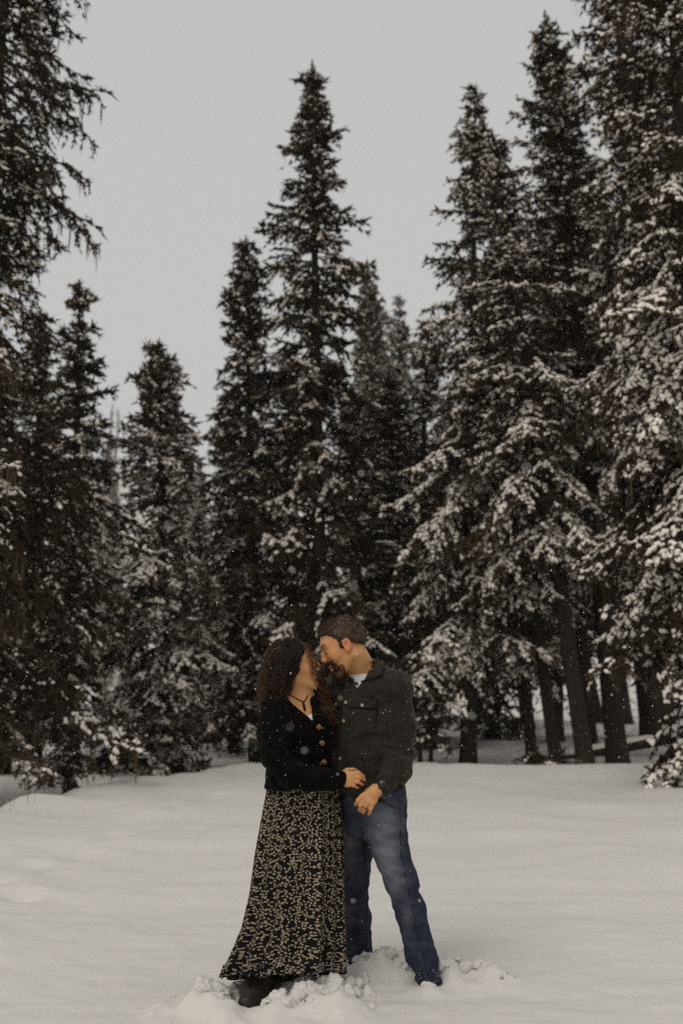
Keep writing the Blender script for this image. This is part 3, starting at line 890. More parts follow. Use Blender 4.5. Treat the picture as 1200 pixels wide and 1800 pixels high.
m = M['skin'] = mat('skin', (0.52, 0.27, 0.125), 0.5, 0.35)
t = NT(m); p = t.coord()
at_ = t.node('ShaderNodeAttribute'); at_.attribute_name = 'flush'
c = t.mix(t.noise(35, 3, p), (0.55, 0.265, 0.105), (0.62, 0.315, 0.135))
t.base(t.mix(at_.outputs['Fac'], c, (0.60, 0.17, 0.075)))
t.b.inputs['Subsurface Weight'].default_value = 0.12
t.b.inputs['Subsurface Radius'].default_value = (0.010, 0.004, 0.002)
t.bump(t.noise(220, 2, p), 0.12, 0.002)
def hair_mat(name, c0, c1):
    m = mat(name, c0, 0.5, 0.35)
    t = NT(m); a = t.node('ShaderNodeAttribute'); a.attribute_name = 'tone'
    t.base(t.mix(a.outputs['Fac'], c0, c1))
    return m
M['short_hair'] = hair_mat('short_hair', (0.018, 0.0088, 0.0042), (0.115, 0.054, 0.023))
M['beard_hair'] = hair_mat('beard_hair', (0.020, 0.010, 0.006), (0.075, 0.036, 0.018))
M['curly_hair'] = hair_mat('curly_hair', (0.009, 0.0048, 0.0028), (0.17, 0.070, 0.026))
# denim with worn thighs
m = M['denim'] = mat('denim', (0.05, 0.06, 0.10), 0.9, 0.1)
t = NT(m); p = t.coord()
a = t.node('ShaderNodeAttribute'); a.attribute_name = 'fade'
w = t.noise(26, 4, p); fine = t.noise(300, 2, p)
f_ = t.math('ADD', a.outputs['Fac'], t.math('MULTIPLY', t.math('SUBTRACT', w, 0.42), 0.42), clamp=True)
c = t.mix(f_, (0.0135, 0.0185, 0.038), (0.165, 0.172, 0.200))
t.base(t.mix(t.math('MULTIPLY', fine, 0.13), c, (0.15, 0.155, 0.18)))
t.bump(t.math('ADD', w, t.math('MULTIPLY', fine, 0.4)), 0.4, 0.004)
# printed skirt: leaves scattered in sprigs of four, in cloth coordinates
m = M['leaf_print'] = mat('leaf_print', (0.008, 0.007, 0.007), 0.85, 0.1)
t = NT(m)
uvn = t.coord('UV')
def leaves(seed, scale, a_, b_, off):
    mp = t.node('ShaderNodeMapping'); mp.inputs['Location'].default_value = (seed * 1.37, seed * 2.11, 0); t.l.new(uvn, mp.inputs[0])
    v = t.node('ShaderNodeTexVoronoi', voronoi_dimensions='2D', feature='F1'); v.inputs['Scale'].default_value = scale
    v.inputs['Randomness'].default_value = 0.85
    t.l.new(mp.outputs[0], v.inputs['Vector'])
    df = t.node('ShaderNodeVectorMath', operation='SUBTRACT'); t.l.new(mp.outputs[0], df.inputs[0]); t.l.new(v.outputs['Position'], df.inputs[1])
    sp = t.node('ShaderNodeSeparateColor'); t.l.new(v.outputs['Color'], sp.inputs[0])
    res = None
    for da, ox in off:
        ang = t.math('ADD', t.math('MULTIPLY', sp.outputs[0], 6.283), da)
        rot = t.node('ShaderNodeVectorRotate', rotation_type='Z_AXIS'); t.l.new(df.outputs[0], rot.inputs['Vector']); t.l.new(ang, rot.inputs['Angle'])
        s3 = t.node('ShaderNodeSeparateXYZ'); t.l.new(rot.outputs[0], s3.inputs[0])
        x = t.math('DIVIDE', t.math('SUBTRACT', s3.outputs[0], ox), a_)
        y = t.math('DIVIDE', s3.outputs[1], b_)
        k = t.math('ADD', t.math('POWER', t.math('ABSOLUTE', x), 1.7), t.math('POWER', t.math('ABSOLUTE', y), 1.5))
        q = t.math('LESS_THAN', k, 1.0)
        res = q if res is None else t.math('MAXIMUM', res, q)
    return res
l1 = leaves(1, 34, 0.0064, 0.0031, ((0.0, 0.0098), (2.3, 0.0088), (4.2, 0.0094)))
l2 = leaves(5, 33, 0.0060, 0.0029, ((0.6, 0.0090), (2.6, 0.0084)))
n_ = t.noise(60, 2, uvn)
lf = t.math('MAXIMUM', l1, l2)
t.base(t.mix(lf, (0.008, 0.0068, 0.0066), t.mix(n_, (0.26, 0.205, 0.14), (0.38, 0.305, 0.215))))
t.bump(t.noise(180, 2, uvn), 0.2, 0.003)

def frame(fwd, up):
    f = A3(fwd) / np.linalg.norm(fwd); u = A3(up) - (A3(up) @ f) * f; u /= np.linalg.norm(u)
    return np.stack([f, np.cross(u, f), u], 1)          # columns: forward, left, up

def head_sdf(P, O, M_, s=1.0, male=True):
    Q = ((P - O) @ M_) / s
    Qa = Q.copy(); Qa[:, 1] = np.abs(Qa[:, 1])
    d = ell(Q, (-0.012, 0, 0.034), (0.098, 0.076, 0.086))
    d = smin(d, ell(Q, (0.030, 0, -0.020), (0.058, 0.058, 0.085)), 0.03)
    jw = 0.052 if male else 0.045
    d = smin(d, rc(Qa, (-0.012, jw, -0.050), (0.060, 0.014, -0.102), 0.020, 0.017), 0.025)
    d = smin(d, ell(Q, (0.066, 0, -0.104), (0.020, 0.022 if male else 0.018, 0.017)), 0.016)
    d = smin(d, rc(Qa, (0.077, 0.0, 0.030), (0.062, 0.042, 0.030), 0.013, 0.011), 0.018)          # brow
    d = smin(d, ell(Qa, (0.052, 0.042, -0.020), (0.026, 0.022, 0.024)), 0.025)                     # cheek
    d = smax(d, -ell(Qa, (0.093, 0.031, 0.010), (0.017, 0.017, 0.012)), 0.012)                     # socket
    d = smin(d, ell(Qa, (0.071, 0.031, 0.008), (0.0125, 0.0150, 0.0115)), 0.006)                   # closed lids
    d = smin(d, rc(Q, (0.082, 0, 0.022), (0.104, 0, -0.020), 0.0075, 0.0105), 0.010)               # nose
    d = smin(d, ell(Qa, (0.096, 0.011, -0.025), (0.011, 0.008, 0.0085)), 0.007)
    d = smin(d, ell(Q, (0.082, 0, -0.055), (0.014, 0.024, 0.0085)), 0.008)                         # upper lip
    d = smin(d, ell(Q, (0.080, 0, -0.071), (0.014, 0.020, 0.0085)), 0.008)                         # lower lip
    d = smax(d, -rc(Qa, (0.096, 0, -0.063), (0.080, 0.026, -0.064), 0.0028, 0.002), 0.004)
    # ears
    e = ell(Qa, (-0.010, 0.078, 0.000), (0.0185, 0.012, 0.031))
    e = smax(e, -ell(Qa, (-0.004, 0.090, 0.002), (0.0105, 0.013, 0.018)), 0.003)
    e = smin(e, ell(Qa, (-0.003, 0.080, -0.026), (0.010, 0.007, 0.010)), 0.006)
    d = smin(d, e, 0.006)
    return d * s

def finger(P, pts, r):
    return chain(P, pts, r, 0.004)

rngp = np.random.default_rng(77)
def garment(name, f, lo, hi, h, material, parent, wob=(), attr=None, it=1):
    V, F = polygonise(f, lo, hi, h)
    V = relax(V, F, it)
    if wob:
        N = grad(f, V)
        d = np.zeros(len(V))
        for amp, sx, sy, sz, seed, rid, *where in wob:
            q = fbm(V[:, 0] * sx, V[:, 1] * sy, V[:, 2] * sz, 2, seed)
            q = amp * (q if not rid else (0.7 - 2.4 * np.abs(q)))
            if where: q = q * np.exp(-(np.linalg.norm(V - where[0], axis=1) / where[1]) ** 2)
            d += q
        V = V + N * d[:, None]
    me = mesh_from(name, V, F, True, attr=attr(V) if attr else None)
    return obj(name, me, material, parent), V, F

# =================================================================== the man
YM = 4.46
man = empty('person', (*at(655, 1400, YM)[:2], -0.05))
man_loc = np.array(man.location)
tag(man, 'man in charcoal button shirt and blue jeans bowing his head to the woman', 'person', 'couple embracing in the snow')
def adopt(o, parent):
    """Parts are modelled in world space; keep them there."""
    o.parent = parent
    w = parent.location if parent.parent is None else Vector((0, 0, 0))
    if parent.parent is None: o.location = -Vector(parent.location)
    return o
def part(name, VF, material, parent, smooth=True, attr=None, uv=None):
    o = obj(name, mesh_from(name, VF[0], VF[1], smooth, uv=uv, attr=attr), material)
    return adopt(o, parent)

LAT = np.array([0.84, -0.54])          # towards his left, nearer the camera
NRM = np.array([-0.54, -0.84, 0])      # his chest faces down left of the camera
MH = at(603, 1137, 4.43); MHM = frame((-math.cos(R(24)), -0.10, -math.sin(R(24))), (-math.sin(R(24)), 0.04, math.cos(R(24))))
MS = 1.02
def trow(px, py, y, a, b):
    p = at(px, py, y); return (p[2], p[0], p[1], a, b)
M_TORSO = [trow(650, 1412, 4.47, .168, .128), trow(648, 1385, 4.47, .168, .128), trow(645, 1350, 4.47, .163, .124), trow(642, 1305, 4.47, .165, .124),
           trow(640, 1262, 4.475, .178, .127), trow(639, 1228, 4.48, .188, .118), trow(638, 1205, 4.485, .184, .100), trow(637, 1190, 4.49, .160, .082),
           trow(636, 1178, 4.49, .115, .070), trow(634, 1166, 4.49, .072, .062)]
M_SH_L, M_EL_L, M_WR_L = at(694, 1212, 4.38), at(707, 1318, 4.37), at(676, 1378, 4.265)
M_SH_R, M_EL_R, M_WR_R = at(586, 1216, 4.61), at(556, 1310, 4.68), at(505, 1352, 4.60)
M_HIP_L, M_KN_L, M_AN_L = at(678, 1412, 4.43), at(704, 1550, 4.42), at(752, 1715, 4.50)
M_HIP_R, M_KN_R, M_AN_R = at(622, 1412, 4.55), at(622, 1548, 4.68), at(631, 1685, 4.84)
def hand_man_left(P):
    Y = 4.262
    w1, w2 = at(659, 1384, Y + .012), at(669, 1391, Y)
    d = rc(P, at(668, 1383, Y), at(657, 1393, Y - .004), 0.024, 0.022)
    d = smin(d, rc(P, at(664, 1390, Y), at(652, 1407, Y - .006), 0.019, 0.015), 0.014)
    d = smin(d, rc(P, at(658, 1388, Y + .004), at(640, 1401, Y - .002), 0.020, 0.014), 0.014)
    for kx, ky, mx, my, tx, ty, r in ((636, 1400, 629, 1407, 625, 1414, .0095), (641, 1405, 634, 1416, 632, 1424, .0098), (647, 1409, 641, 1420, 638, 1428, .0095), (655, 1411, 651, 1422, 648, 1431, .0088)):
        d = smin(d, finger(P, [at(kx + 4, ky - 3, Y - .004), at(kx, ky, Y - .012), at(mx, my, Y - .008), at(tx, ty, Y + .012)], [r * 1.25, r * 1.15, r, r * .82]), 0.007)
    d = smin(d, finger(P, [at(660, 1384, Y + .01), at(646, 1391, Y + .022), at(638, 1399, Y + .036), at(634, 1406, Y + .05)], [.014, .012, .010, .009]), 0.010)
    return d
def hand_man_right(P):
    d = rc(P, M_WR_R, at(490, 1353, 4.545), .026, .024)
    for ky, ty, tx in ((1347, 1350, 480), (1353, 1357, 477), (1359, 1363, 476), (1364, 1368, 478)):
        d = smin(d, finger(P, [at(491, ky, 4.54), at(482, ky + 1, 4.515), at(tx, ty, 4.478), at(tx + 4, ty + 1, 4.452)], [.0105, .0098, .009, .008]), 0.007)
    return d
def man_body(P):
    d = head_sdf(P, MH, MHM, MS, True)
    d = smin(d, rc(P, MH + MHM @ A3((-0.030, 0, -0.045)) * MS, at(636, 1180, 4.49), .058, .066), 0.025)
    d = smin(d, prof(P, M_TORSO, LAT, -0.028), 0.03)
    d = smin(d, chain(P, [M_SH_L, M_EL_L, M_WR_L], [.045, .038, .026]), 0.02)
    d = smin(d, hand_man_left(P), 0.012)
    d = smin(d, chain(P, [M_SH_R, M_EL_R, M_WR_R], [.045, .038, .026]), 0.02)
    d = smin(d, hand_man_right(P), 0.012)
    d = smin(d, chain(P, [M_HIP_L, M_KN_L, M_AN_L], [.062, .045, .036]), 0.03)
    d = smin(d, chain(P, [M_HIP_R, M_KN_R, M_AN_R], [.062, .045, .036]), 0.03)
    return d
V, F = polygonise(man_body, (-0.42, 4.10, -0.12), (0.50, 5.00, 1.62), 0.0046, slack=.012)
Q = ((V - MH) @ MHM) / MS
flush = 0.75 * np.exp(-(((Q[:, 0] + .01) / .03) ** 2 + ((np.abs(Q[:, 1]) - .08) / .018) ** 2 + (Q[:, 2] / .035) ** 2))
flush += 0.5 * np.exp(-(((Q[:, 0] - .10) / .02) ** 2 + (Q[:, 1] / .02) ** 2 + ((Q[:, 2] + .02) / .02) ** 2)) + 0.6 * np.exp(-(((Q[:, 0] - .085) / .012) ** 2 + (Q[:, 1] / .022) ** 2 + ((Q[:, 2] + .064) / .011) ** 2))
flush += 0.35 * np.exp(-(((Q[:, 0] - .055) / .03) ** 2 + ((np.abs(Q[:, 1]) - .05) / .03) ** 2 + ((Q[:, 2] + .02) / .025) ** 2))
for q in ((628, 1412), (633, 1422), (640, 1427), (649, 1430), (477, 1360)):
    w = at(q[0], q[1], 4.26 if q[0] > 500 else 4.46); flush += 0.25 * np.exp(-(np.linalg.norm(V - w, axis=1) / .016) ** 2)
body_m = part('body', (V, F), M['skin'], man, attr={'flush': np.clip(flush, 0, 1)})
MV, MQ = V, Q
print('man body', len(F), round(time.time() - T0, 1))

# short hair: a cap grown out from the skull plus cropped strands
def cap_m(P):
    Q = ((P - MH) @ MHM) / MS
    d = ell(Q, (-0.012, 0, 0.036), (0.108, 0.0855, 0.094))
    line = (0.080 + (Q[:, 0] - 0.078) * 0.76 + 0.012 * np.exp(-((Q[:, 0] - 0.05) / 0.02) ** 2)) - Q[:, 2]                       # below the hairline -> outside
    line = np.minimum(line, np.maximum(np.abs(Q[:, 0] - 0.014) - 0.009, -0.012 - Q[:, 2]))
    d = smax(d, line / 1.2, 0.012)
    d = smax(d, Q[:, 0] - 0.088 + 0.5 * np.maximum(0, np.abs(Q[:, 1]) - 0.03), 0.01)
    return d * MS
V, F = polygonise(cap_m, MH - .16, MH + .16, 0.004)
N = grad(cap_m, V)
V = V + N * (0.004 * fbm(V[:, 0] * 60, V[:, 1] * 60, V[:, 2] * 60, 2, 4))[:, None]
idx = rngp.integers(0, len(V), 9000)
comb = MHM @ A3((0.75, 0, 0.15))
ct = comb[None] - (N[idx] @ comb)[:, None] * N[idx]
sw_ = fbm(V[idx, 0] * 25, V[idx, 1] * 25, V[idx, 2] * 25, 2, 14)[:, None] * 0.5
dd = ct + N[idx] * (0.16 + 0.2 * rngp.random((len(idx), 1))) + np.cross(N[idx], ct) * sw_ + rngp.normal(0, 0.12, (len(idx), 3)); dd /= np.linalg.norm(dd, axis=1)[:, None]
topf = sm(.05, .10, ((V[idx] - MH) @ MHM)[:, 2]) * (0.35 + 0.65 * sm(-.05, .06, ((V[idx] - MH) @ MHM)[:, 0]))
dd = dd + N[idx] * (0.55 * topf)[:, None] + rngp.normal(0, .18, (len(idx), 3)) * topf[:, None]; dd /= np.linalg.norm(dd, axis=1)[:, None]
bl = blades(V[idx] - N[idx] * .002, dd, rngp.uniform(.006, .012, len(idx)) + .014 * topf * rngp.random(len(idx)), 0.0011, rngp)
tone0 = np.clip(0.25 + 0.3 * fbm(V[:, 0] * 40, V[:, 1] * 40, V[:, 2] * 90, 2, 9), 0, 1)
tri = np.concatenate([F[:, [0, 1, 2]], F[:, [0, 2, 3]]])
VV, FF = merge([(V, tri), bl])
hair_m = part('hair', (VV, FF), M['short_hair'], man, attr={'tone': np.concatenate([tone0, np.repeat(rngp.uniform(0, 1, len(idx)) ** 1.6, 3)])})
# beard: dense on chin and lip, stubble along the jaw
zf = MQ
on_head = np.linalg.norm(MV - MH, axis=1) < 0.17
front = (zf[:, 0] > 0.0)
chin = on_head & (((zf[:, 2] < -0.068) & (zf[:, 0] > 0.036) & ~((zf[:, 2] > -0.078) & (zf[:, 0] > .078) & (np.abs(zf[:, 1]) < .02))) | ((zf[:, 2] < -0.036) & (zf[:, 2] > -0.054) & (zf[:, 0] > 0.072) & (np.abs(zf[:, 1]) > .000)) | ((zf[:, 2] < -0.05) & (zf[:, 0] > 0.060) & (np.abs(zf[:, 1]) > .022) & (zf[:, 0] < .08)))
jaw = on_head & (zf[:, 2] < -0.030 - 0.25 * (zf[:, 0] - 0.02)) & (zf[:, 0] > -0.012) & (zf[:, 2] > -0.125)
NB = grad(man_body, MV[on_head]); NN = np.zeros_like(MV); NN[on_head] = NB
parts_b = []; tones = []
for msk, n, ln, w in ((chin, 5600, (.004, .010), .0012), (jaw, 4200, (.002, .004), .00045)):
    ii = rngp.choice(np.flatnonzero(msk), n)
    dd = NN[ii] * 0.6 + MHM @ A3((0.25, 0, -0.8)) * 0.7 + rngp.normal(0, .3, (n, 3)); dd /= np.linalg.norm(dd, axis=1)[:, None]
    parts_b.append(blades(MV[ii] + rngp.normal(0, .0015, (n, 3)), dd, rngp.uniform(*ln, n), w, rngp)); tones.append(np.repeat(rngp.uniform(0, .8, n) if n > 5000 else rngp.uniform(.5, 1, n), 3))
part('beard', merge(parts_b), M['beard_hair'], man, attr={'tone': np.concatenate(tones)})
# hair fading into the skin under the hairline
hl = (0.080 + (MQ[:, 0] - 0.078) * 0.76) - MQ[:, 2]
fz = on_head & (hl > -.004) & (hl < .020) & (MQ[:, 0] < .050) & (np.abs(MQ[:, 1]) < .079)
ii = rngp.choice(np.flatnonzero(fz), 700)
keep_ = rngp.random(len(ii)) > np.clip(hl[ii] / .020, 0, .92); ii = ii[keep_]
dd = NN[ii] * .5 + MHM @ A3((0.1, 0, -0.8)) + rngp.normal(0, .2, (len(ii), 3)); dd /= np.linalg.norm(dd, axis=1)[:, None]
fd_ = part('hair_fade', blades(MV[ii] + rngp.normal(0, .0015, (len(ii), 3)), dd, rngp.uniform(.003, .006, len(ii)), .0006, rngp), M['short_hair'], man, attr={'tone': np.repeat(rngp.uniform(0, .7, len(ii)), 3)}); fd_['kind'] = 'stuff'
# brows and lashes
bp = []
for s_ in (1, -1):
    for k in range(160):
        u = rngp.random(); q = A3((0.089 - 0.020 * u * u, s_ * (0.012 + 0.036 * u), 0.031 + 0.006 * math.sin(2.4 * u)))
        bp.append((MH + MHM @ (q + rngp.normal(0, .0018, 3)) * MS, MHM @ A3((-.1 - .3 * u, s_ * .9, .25 - .5 * u))))
    for k in range(60):
        u = rngp.random(); q = A3((0.0835 - 0.010 * (2 * u - 1) ** 2, s_ * (0.020 + 0.024 * u), 0.002))
        bp.append((MH + MHM @ q * MS, MHM @ A3((.8, 0, -.5))))
brow_ = part('eyebrow', blades(np.array([b[0] for b in bp]), np.array([b[1] for b in bp]), rngp.uniform(.006, .011, len(bp)), .0011, rngp), M['short_hair'], man, attr={'tone': np.full(3 * len(bp), .25)}); brow_['kind'] = 'stuff'

# jeans
M_PEL = [trow(648, 1470, 4.48, .10, .10), trow(649, 1445, 4.48, .150, .118), trow(650, 1415, 4.475, .160, .122), trow(650, 1385, 4.47, .158, .118)]
def jeans_f(P):
    d = prof(P, M_PEL, LAT)
    L_ = chain(P, [at(676, 1425, 4.43), at(684, 1485, 4.415), M_KN_L, at(721, 1600, 4.44), at(741, 1680, 4.48), at(753, 1722, 4.50)], [.094, .082, .066, .0615, .060, .0585], .03)
    R__ = chain(P, [at(625, 1425, 4.55), at(624, 1490, 4.61), M_KN_R, at(625, 1610, 4.76), at(629, 1660, 4.81), at(631, 1695, 4.84)], [.092, .082, .067, .062, .062, .063], .03)
    d = smin(d, smin(L_, R__, .02), .035)
    cut = np.where(P[:, 0] > 0.23, at(753, 1728, 4.5)[2], at(631, 1698, 4.84)[2])
    cut = np.where(P[:, 0] > 0.2, at(753, 1726, 4.5)[2] + 0.0 * P[:, 0], cut)
    return smax(d, cut - P[:, 2], .006)
def denim_attr(V):
    f = np.zeros(len(V))
    for px, py, y, rx, rz, am in ((670, 1485, 4.33, .055, .16, .75), (690, 1540, 4.34, .045, .11, .6), (612, 1480, 4.53, .04, .15, .6), (690, 1440, 4.33, .05, .08, .35), (612, 1600, 4.7, .03, .10, .30), (715, 1620, 4.38, .025, .12, .25), (640, 1420, 4.35, .06, .03, .35)):
        c_ = at(px, py, y); f += am * np.exp(-(((V[:, 0] - c_[0]) / rx) ** 2 + ((V[:, 1] - c_[1]) / .11) ** 2 + ((V[:, 2] - c_[2]) / rz) ** 2))
    creases = fbm(V[:, 0] * 14 + V[:, 2] * 10, V[:, 1] * 10, V[:, 2] * 34, 2, 31)
    return {'fade': np.clip(f + 0.28 * creases * (0.3 + f), 0, 1)}
jeans, _, _ = garment('jeans', jeans_f, (-0.10, 4.20, -0.10), (0.55, 5.05, 0.90), .0065, M['denim'], None,
                      wob=((.005, 7, 7, 7, 31, False), (.0034, 10, 10, 11, 33, True), (.0015, 20, 20, 34, 35, False), (.005, 9, 9, 16, 36, True, M_KN_L, .12), (.005, 9, 9, 16, 37, True, M_KN_R, .12), (.006, 10, 10, 20, 38, True, M_AN_L, .13), (.006, 10, 10, 20, 39, True, M_AN_R, .13), (.008, 14, 14, 14, 40, True, at(645, 1445, 4.4), .12)), attr=denim_attr)
adopt(jeans, man)
for pts in ([(705, 1400), (707, 1450), (709, 1500), (716, 1540), (727, 1590), (738, 1640), (750, 1690), (757, 1720)], [(641, 1462), (645, 1500), (648, 1540), (649, 1580), (649, 1620), (650, 1660)], [(625, 1408), (632, 1435), (641, 1462)]):
    VF = line_on(jeans_f, [(a - 4, b) for a, b in pts], 60, .0016 + .0008 * np.sin(np.arange(60) * 1.9), 0.001)
    part('seam', VF, M['seam'], jeans)
part('pocket_edge', line_on(jeans_f, [(664, 1398), (676, 1412), (692, 1420), (703, 1422)], 24, .0018, .003), M['seam'], jeans)
# shoes, mostly under snow
for px, py, y, dx in ((752, 1727, 4.50, 1), (631, 1700, 4.84, 0)):
    b_ = at(px, py, y)
    toe = b_ + (A3((.05, -.13, -.085)) if dx else A3((-.02, -.13, -.085)))
    fs = lambda P, b_=b_, toe=toe: smax(smin(rc(P, b_ + A3((0, .05, -.075)), toe, .042, .036), rc(P, b_ + A3((0, .02, .06)), b_ + A3((0, .01, -.06)), .04, .042), .03), (toe[2] - .03) - P[:, 2], .006)
    o, _, _ = garment('shoe', fs, b_ - .25, b_ + .16, .007, M['brown_leather'], None); adopt(o, man)

# shirt
TRI_M = [at(600, 1172, 4.30), at(655, 1160, 4.30), at(613, 1212, 4.30)]
def wedge(P, tri, n):
    """Prism through tri along n, front half only."""
    n = n / np.linalg.norm(n); u = A3(tri[1]) - tri[0]; u -= (u @ n) * n; u /= np.linalg.norm(u); v = np.cross(n, u)
    q2 = np.stack([(P - tri[0]) @ u, (P - tri[0]) @ v], 1); t2 = np.array([[(A3(c_) - tri[0]) @ u, (A3(c_) - tri[0]) @ v] for c_ in tri])
    cen = t2.mean(0); d = np.full(len(P), -9.0)
    for i in range(3):
        a_, b_ = t2[i], t2[(i + 1) % 3]; e = b_ - a_; nn = np.array([e[1], -e[0]]) / np.linalg.norm(e)
        if (cen - a_) @ nn > 0: nn = -nn
        d = np.maximum(d, (q2 - a_) @ nn)
    return d
def hem_m(P):
    u = (P[:, 0] - at(648, 1400, 4.4)[0])
    return at(640, 1410, 4.36)[2] + 0.028 * np.cos(u * 16) * -1 + 0.02 - P[:, 2]
def shirt_f(P):
    d = prof(P, M_TORSO, LAT)
    d = smin(d, chain(P, [at(668, 1196, 4.42), M_SH_L, at(703, 1265, 4.372), M_EL_L], [.066, .070, .066, .063], .04), .035)
    d = smin(d, chain(P, [M_EL_L, at(698, 1352, 4.315), M_WR_L], [.064, .058, .043], .03), .02)
    d = smin(d, chain(P, [at(606, 1200, 4.56), M_SH_R, M_EL_R, M_WR_R], [.062, .066, .058, .042], .03), .03)
    d = smin(d, rc(P, at(612, 1188, 4.53), at(662, 1184, 4.45), .052, .052), .03)
    d = smax(d, hem_m(P), .008)
    w = np.maximum(wedge(P, TRI_M, A3((-.35, -.93, 0))), (P - at(634, 1185, 4.47)) @ -A3((-.54, -.84, 0)))
    d = smax(d, -w, .006)
    nk = rc(P, MH + MHM @ A3((-0.030, 0, -0.045)), at(636, 1184, 4.49), .060, .070)
    return smax(d, -nk, .006)
shirt, _, _ = garment('shirt', shirt_f, (-0.32, 4.12, 0.68), (0.46, 4.85, 1.46), .006, M['charcoal_shirt'], None,
                      wob=((.006, 9, 9, 6, 41, False), (.0075, 9, 9, 11, 43, True), (.002, 24, 24, 24, 45, False), (.011, 10, 10, 24, 46, True, at(700, 1350, 4.32), .10), (.009, 9, 9, 20, 47, True, M_EL_L, .09), (.008, 12, 12, 10, 48, True, at(672, 1225, 4.36), .10), (.007, 8, 8, 22, 49, True, at(640, 1370, 4.35), .12)))
adopt(shirt, man)
# folds pushed together above the cuff
def cuff_f(P):
    ax = M_WR_L - at(698, 1352, 4.315); ax /= np.linalg.norm(ax)
    c_ = M_WR_L - ax * 0.012
    return smax(rc(P, c_ - ax * .028, c_ + ax * .022, .046, .042), np.abs((P - c_) @ ax) - .026, .006)
o, _, _ = garment('cuff', cuff_f, M_WR_L - .12, M_WR_L + .12, .005, M['charcoal_shirt'], None, wob=((.004, 30, 30, 30, 48, False),)); adopt(o, shirt)
# tee shirt in the open collar
def tee_f(P):
    d = smin(prof(P, M_TORSO, LAT, -0.016), rc(P, at(634, 1186, 4.485), at(636, 1200, 4.49), .066, .075), .02)
    d = smax(d, at(640, 1240, 4.4)[2] - P[:, 2], .01)
    return smax(d, P[:, 2] - at(622, 1184, 4.42)[2], .006)
o, _, _ = garment('tee_shirt', tee_f, (-0.10, 4.25, 1.05), (0.35, 4.75, 1.42), .007, M['tee'], None); adopt(o, man)
# collar: a folded band round the neck, two points at the front
def collar_stand():
    n, rows = 30, 3
    cb = at(638, 1174, 4.495)
    fa = math.atan2(NRM[1], NRM[0])
    Vt = []
    for th in fa + np.linspace(R(70), R(290), n):
        e = np.array([math.cos(th), math.sin(th), 0])
        back = -e[:2] @ NRM[:2]
        for rr, dz in ((.074, -.030), (.075, .012), (.084, .018), (.100, -.012), (.112, -.034)):
            Vt.append(cb + e * rr + np.array([0, 0, dz + .022 * back]))
    Vt = np.array(Vt).reshape(n, 5, 3)
    c0 = Vt - cb; out = c0 / np.linalg.norm(c0, axis=2)[..., None]
    return slab(Vt.transpose(1, 0, 2), out.transpose(1, 0, 2), .004, 0)
part('collar', collar_stand(), M['charcoal_shirt'], shirt)
part('collar_leaf', patch(shirt_f, [(652, 1158), (675, 1164), (671, 1187), (620, 1206)], 10, 10, .006, .006), M['charcoal_shirt'], shirt)
part('collar_leaf', patch(shirt_f, [(590, 1184), (609, 1180), (613, 1207), (589, 1200)], 8, 8, .006, .006), M['charcoal_shirt'], shirt)
part('placket', patch(shirt_f, [(607, 1212), (618, 1212), (607, 1400), (594, 1400)], 34, 4, .003, .002), M['charcoal_shirt'], shirt)
for q in ([(616, 1226), (662, 1229), (661, 1246), (617, 1243)], [(584, 1229), (600, 1227), (601, 1243), (585, 1246)]):
    part('pocket_flap', patch(shirt_f, q, 6, 8, .005, .003), M['charcoal_shirt'], shirt)
for q in ([(617, 1247), (661, 1249), (658, 1290), (617, 1288)],):
    part('pocket', patch(shirt_f, q, 8, 8, .002, .002), M['charcoal_shirt'], shirt)
for px, py in ((610, 1204), (609, 1235), (605, 1267), (602, 1300), (599, 1333), (598, 1366), (637, 1240), (592, 1238)):
    part('button', disc_on(shirt_f, px, py, .0075, .003, out=.006), M['button_pearl'], shirt)
# watch and ring
ax = M_WR_L - at(698, 1352, 4.315); ax /= np.linalg.norm(ax)
wc = M_WR_L + ax * .022
e1 = np.cross(ax, [0, -1.0, 0]); e1 /= np.linalg.norm(e1); e2 = np.cross(ax, e1)
th = np.linspace(0, 2 * math.pi, 29)
band = np.array([wc + .032 * (math.cos(a) * e1 + math.sin(a) * e2) for a in th])
wt_ = part('watch', tube(band, .007, 8, cap=False), M['watch'], man)
nv = A3((-.30, -.93, .2)); nv -= (nv @ ax) * ax; nv /= np.linalg.norm(nv); sd_ = np.cross(ax, nv)
def puck(c_, n, r0, r1, h0, h1, sides=16):
    a_ = np.cross(n, [0, 0, 1.0]); a_ /= np.linalg.norm(a_); b_ = np.cross(a_, n)
    an = np.arange(sides) * 2 * math.pi / sides
    rg = lambda rr, hh: c_ + n * hh + rr * (np.cos(an)[:, None] * a_ + np.sin(an)[:, None] * b_)
    V = np.concatenate([rg(r0, h0), rg(r0, h1 * .6), rg(r1, h1), [c_ + n * h1]])
    F = [(l * sides + k, l * sides + (k + 1) % sides, (l + 1) * sides + (k + 1) % sides, (l + 1) * sides + k) for l in range(2) for k in range(sides)]
    F += [(2 * sides + k, 2 * sides + (k + 1) % sides, 2 * sides + (k + 2) % sides, 3 * sides) for k in range(0, sides, 2)]
    return V, np.array(F)
part('case', puck(wc, nv, .019, .017, .022, .040), M['watch'], wt_)
part('dial', puck(wc, nv, .014, .013, .036, .0415), M['watch_dial'], wt_)
part('subdial', puck(wc + ax * .006 + sd_ * .004, nv, .004, .0035, .038, .0435), M['button_pearl'], wt_)
rp = at(640.5, 1419, 4.246)
rth = np.linspace(0, 2 * math.pi, 17); ra = at(638, 1428, 4.26) - at(645, 1410, 4.25); ra /= np.linalg.norm(ra); r1 = np.cross(ra, [0, 1.0, 0]); r1 /= np.linalg.norm(r1); r2 = np.cross(ra, r1)
part('ring', tube(np.array([rp + .0115 * (math.cos(a) * r1 + math.sin(a) * r2) for a in rth]), .0022, 6, cap=False), M['ring_metal'], man)
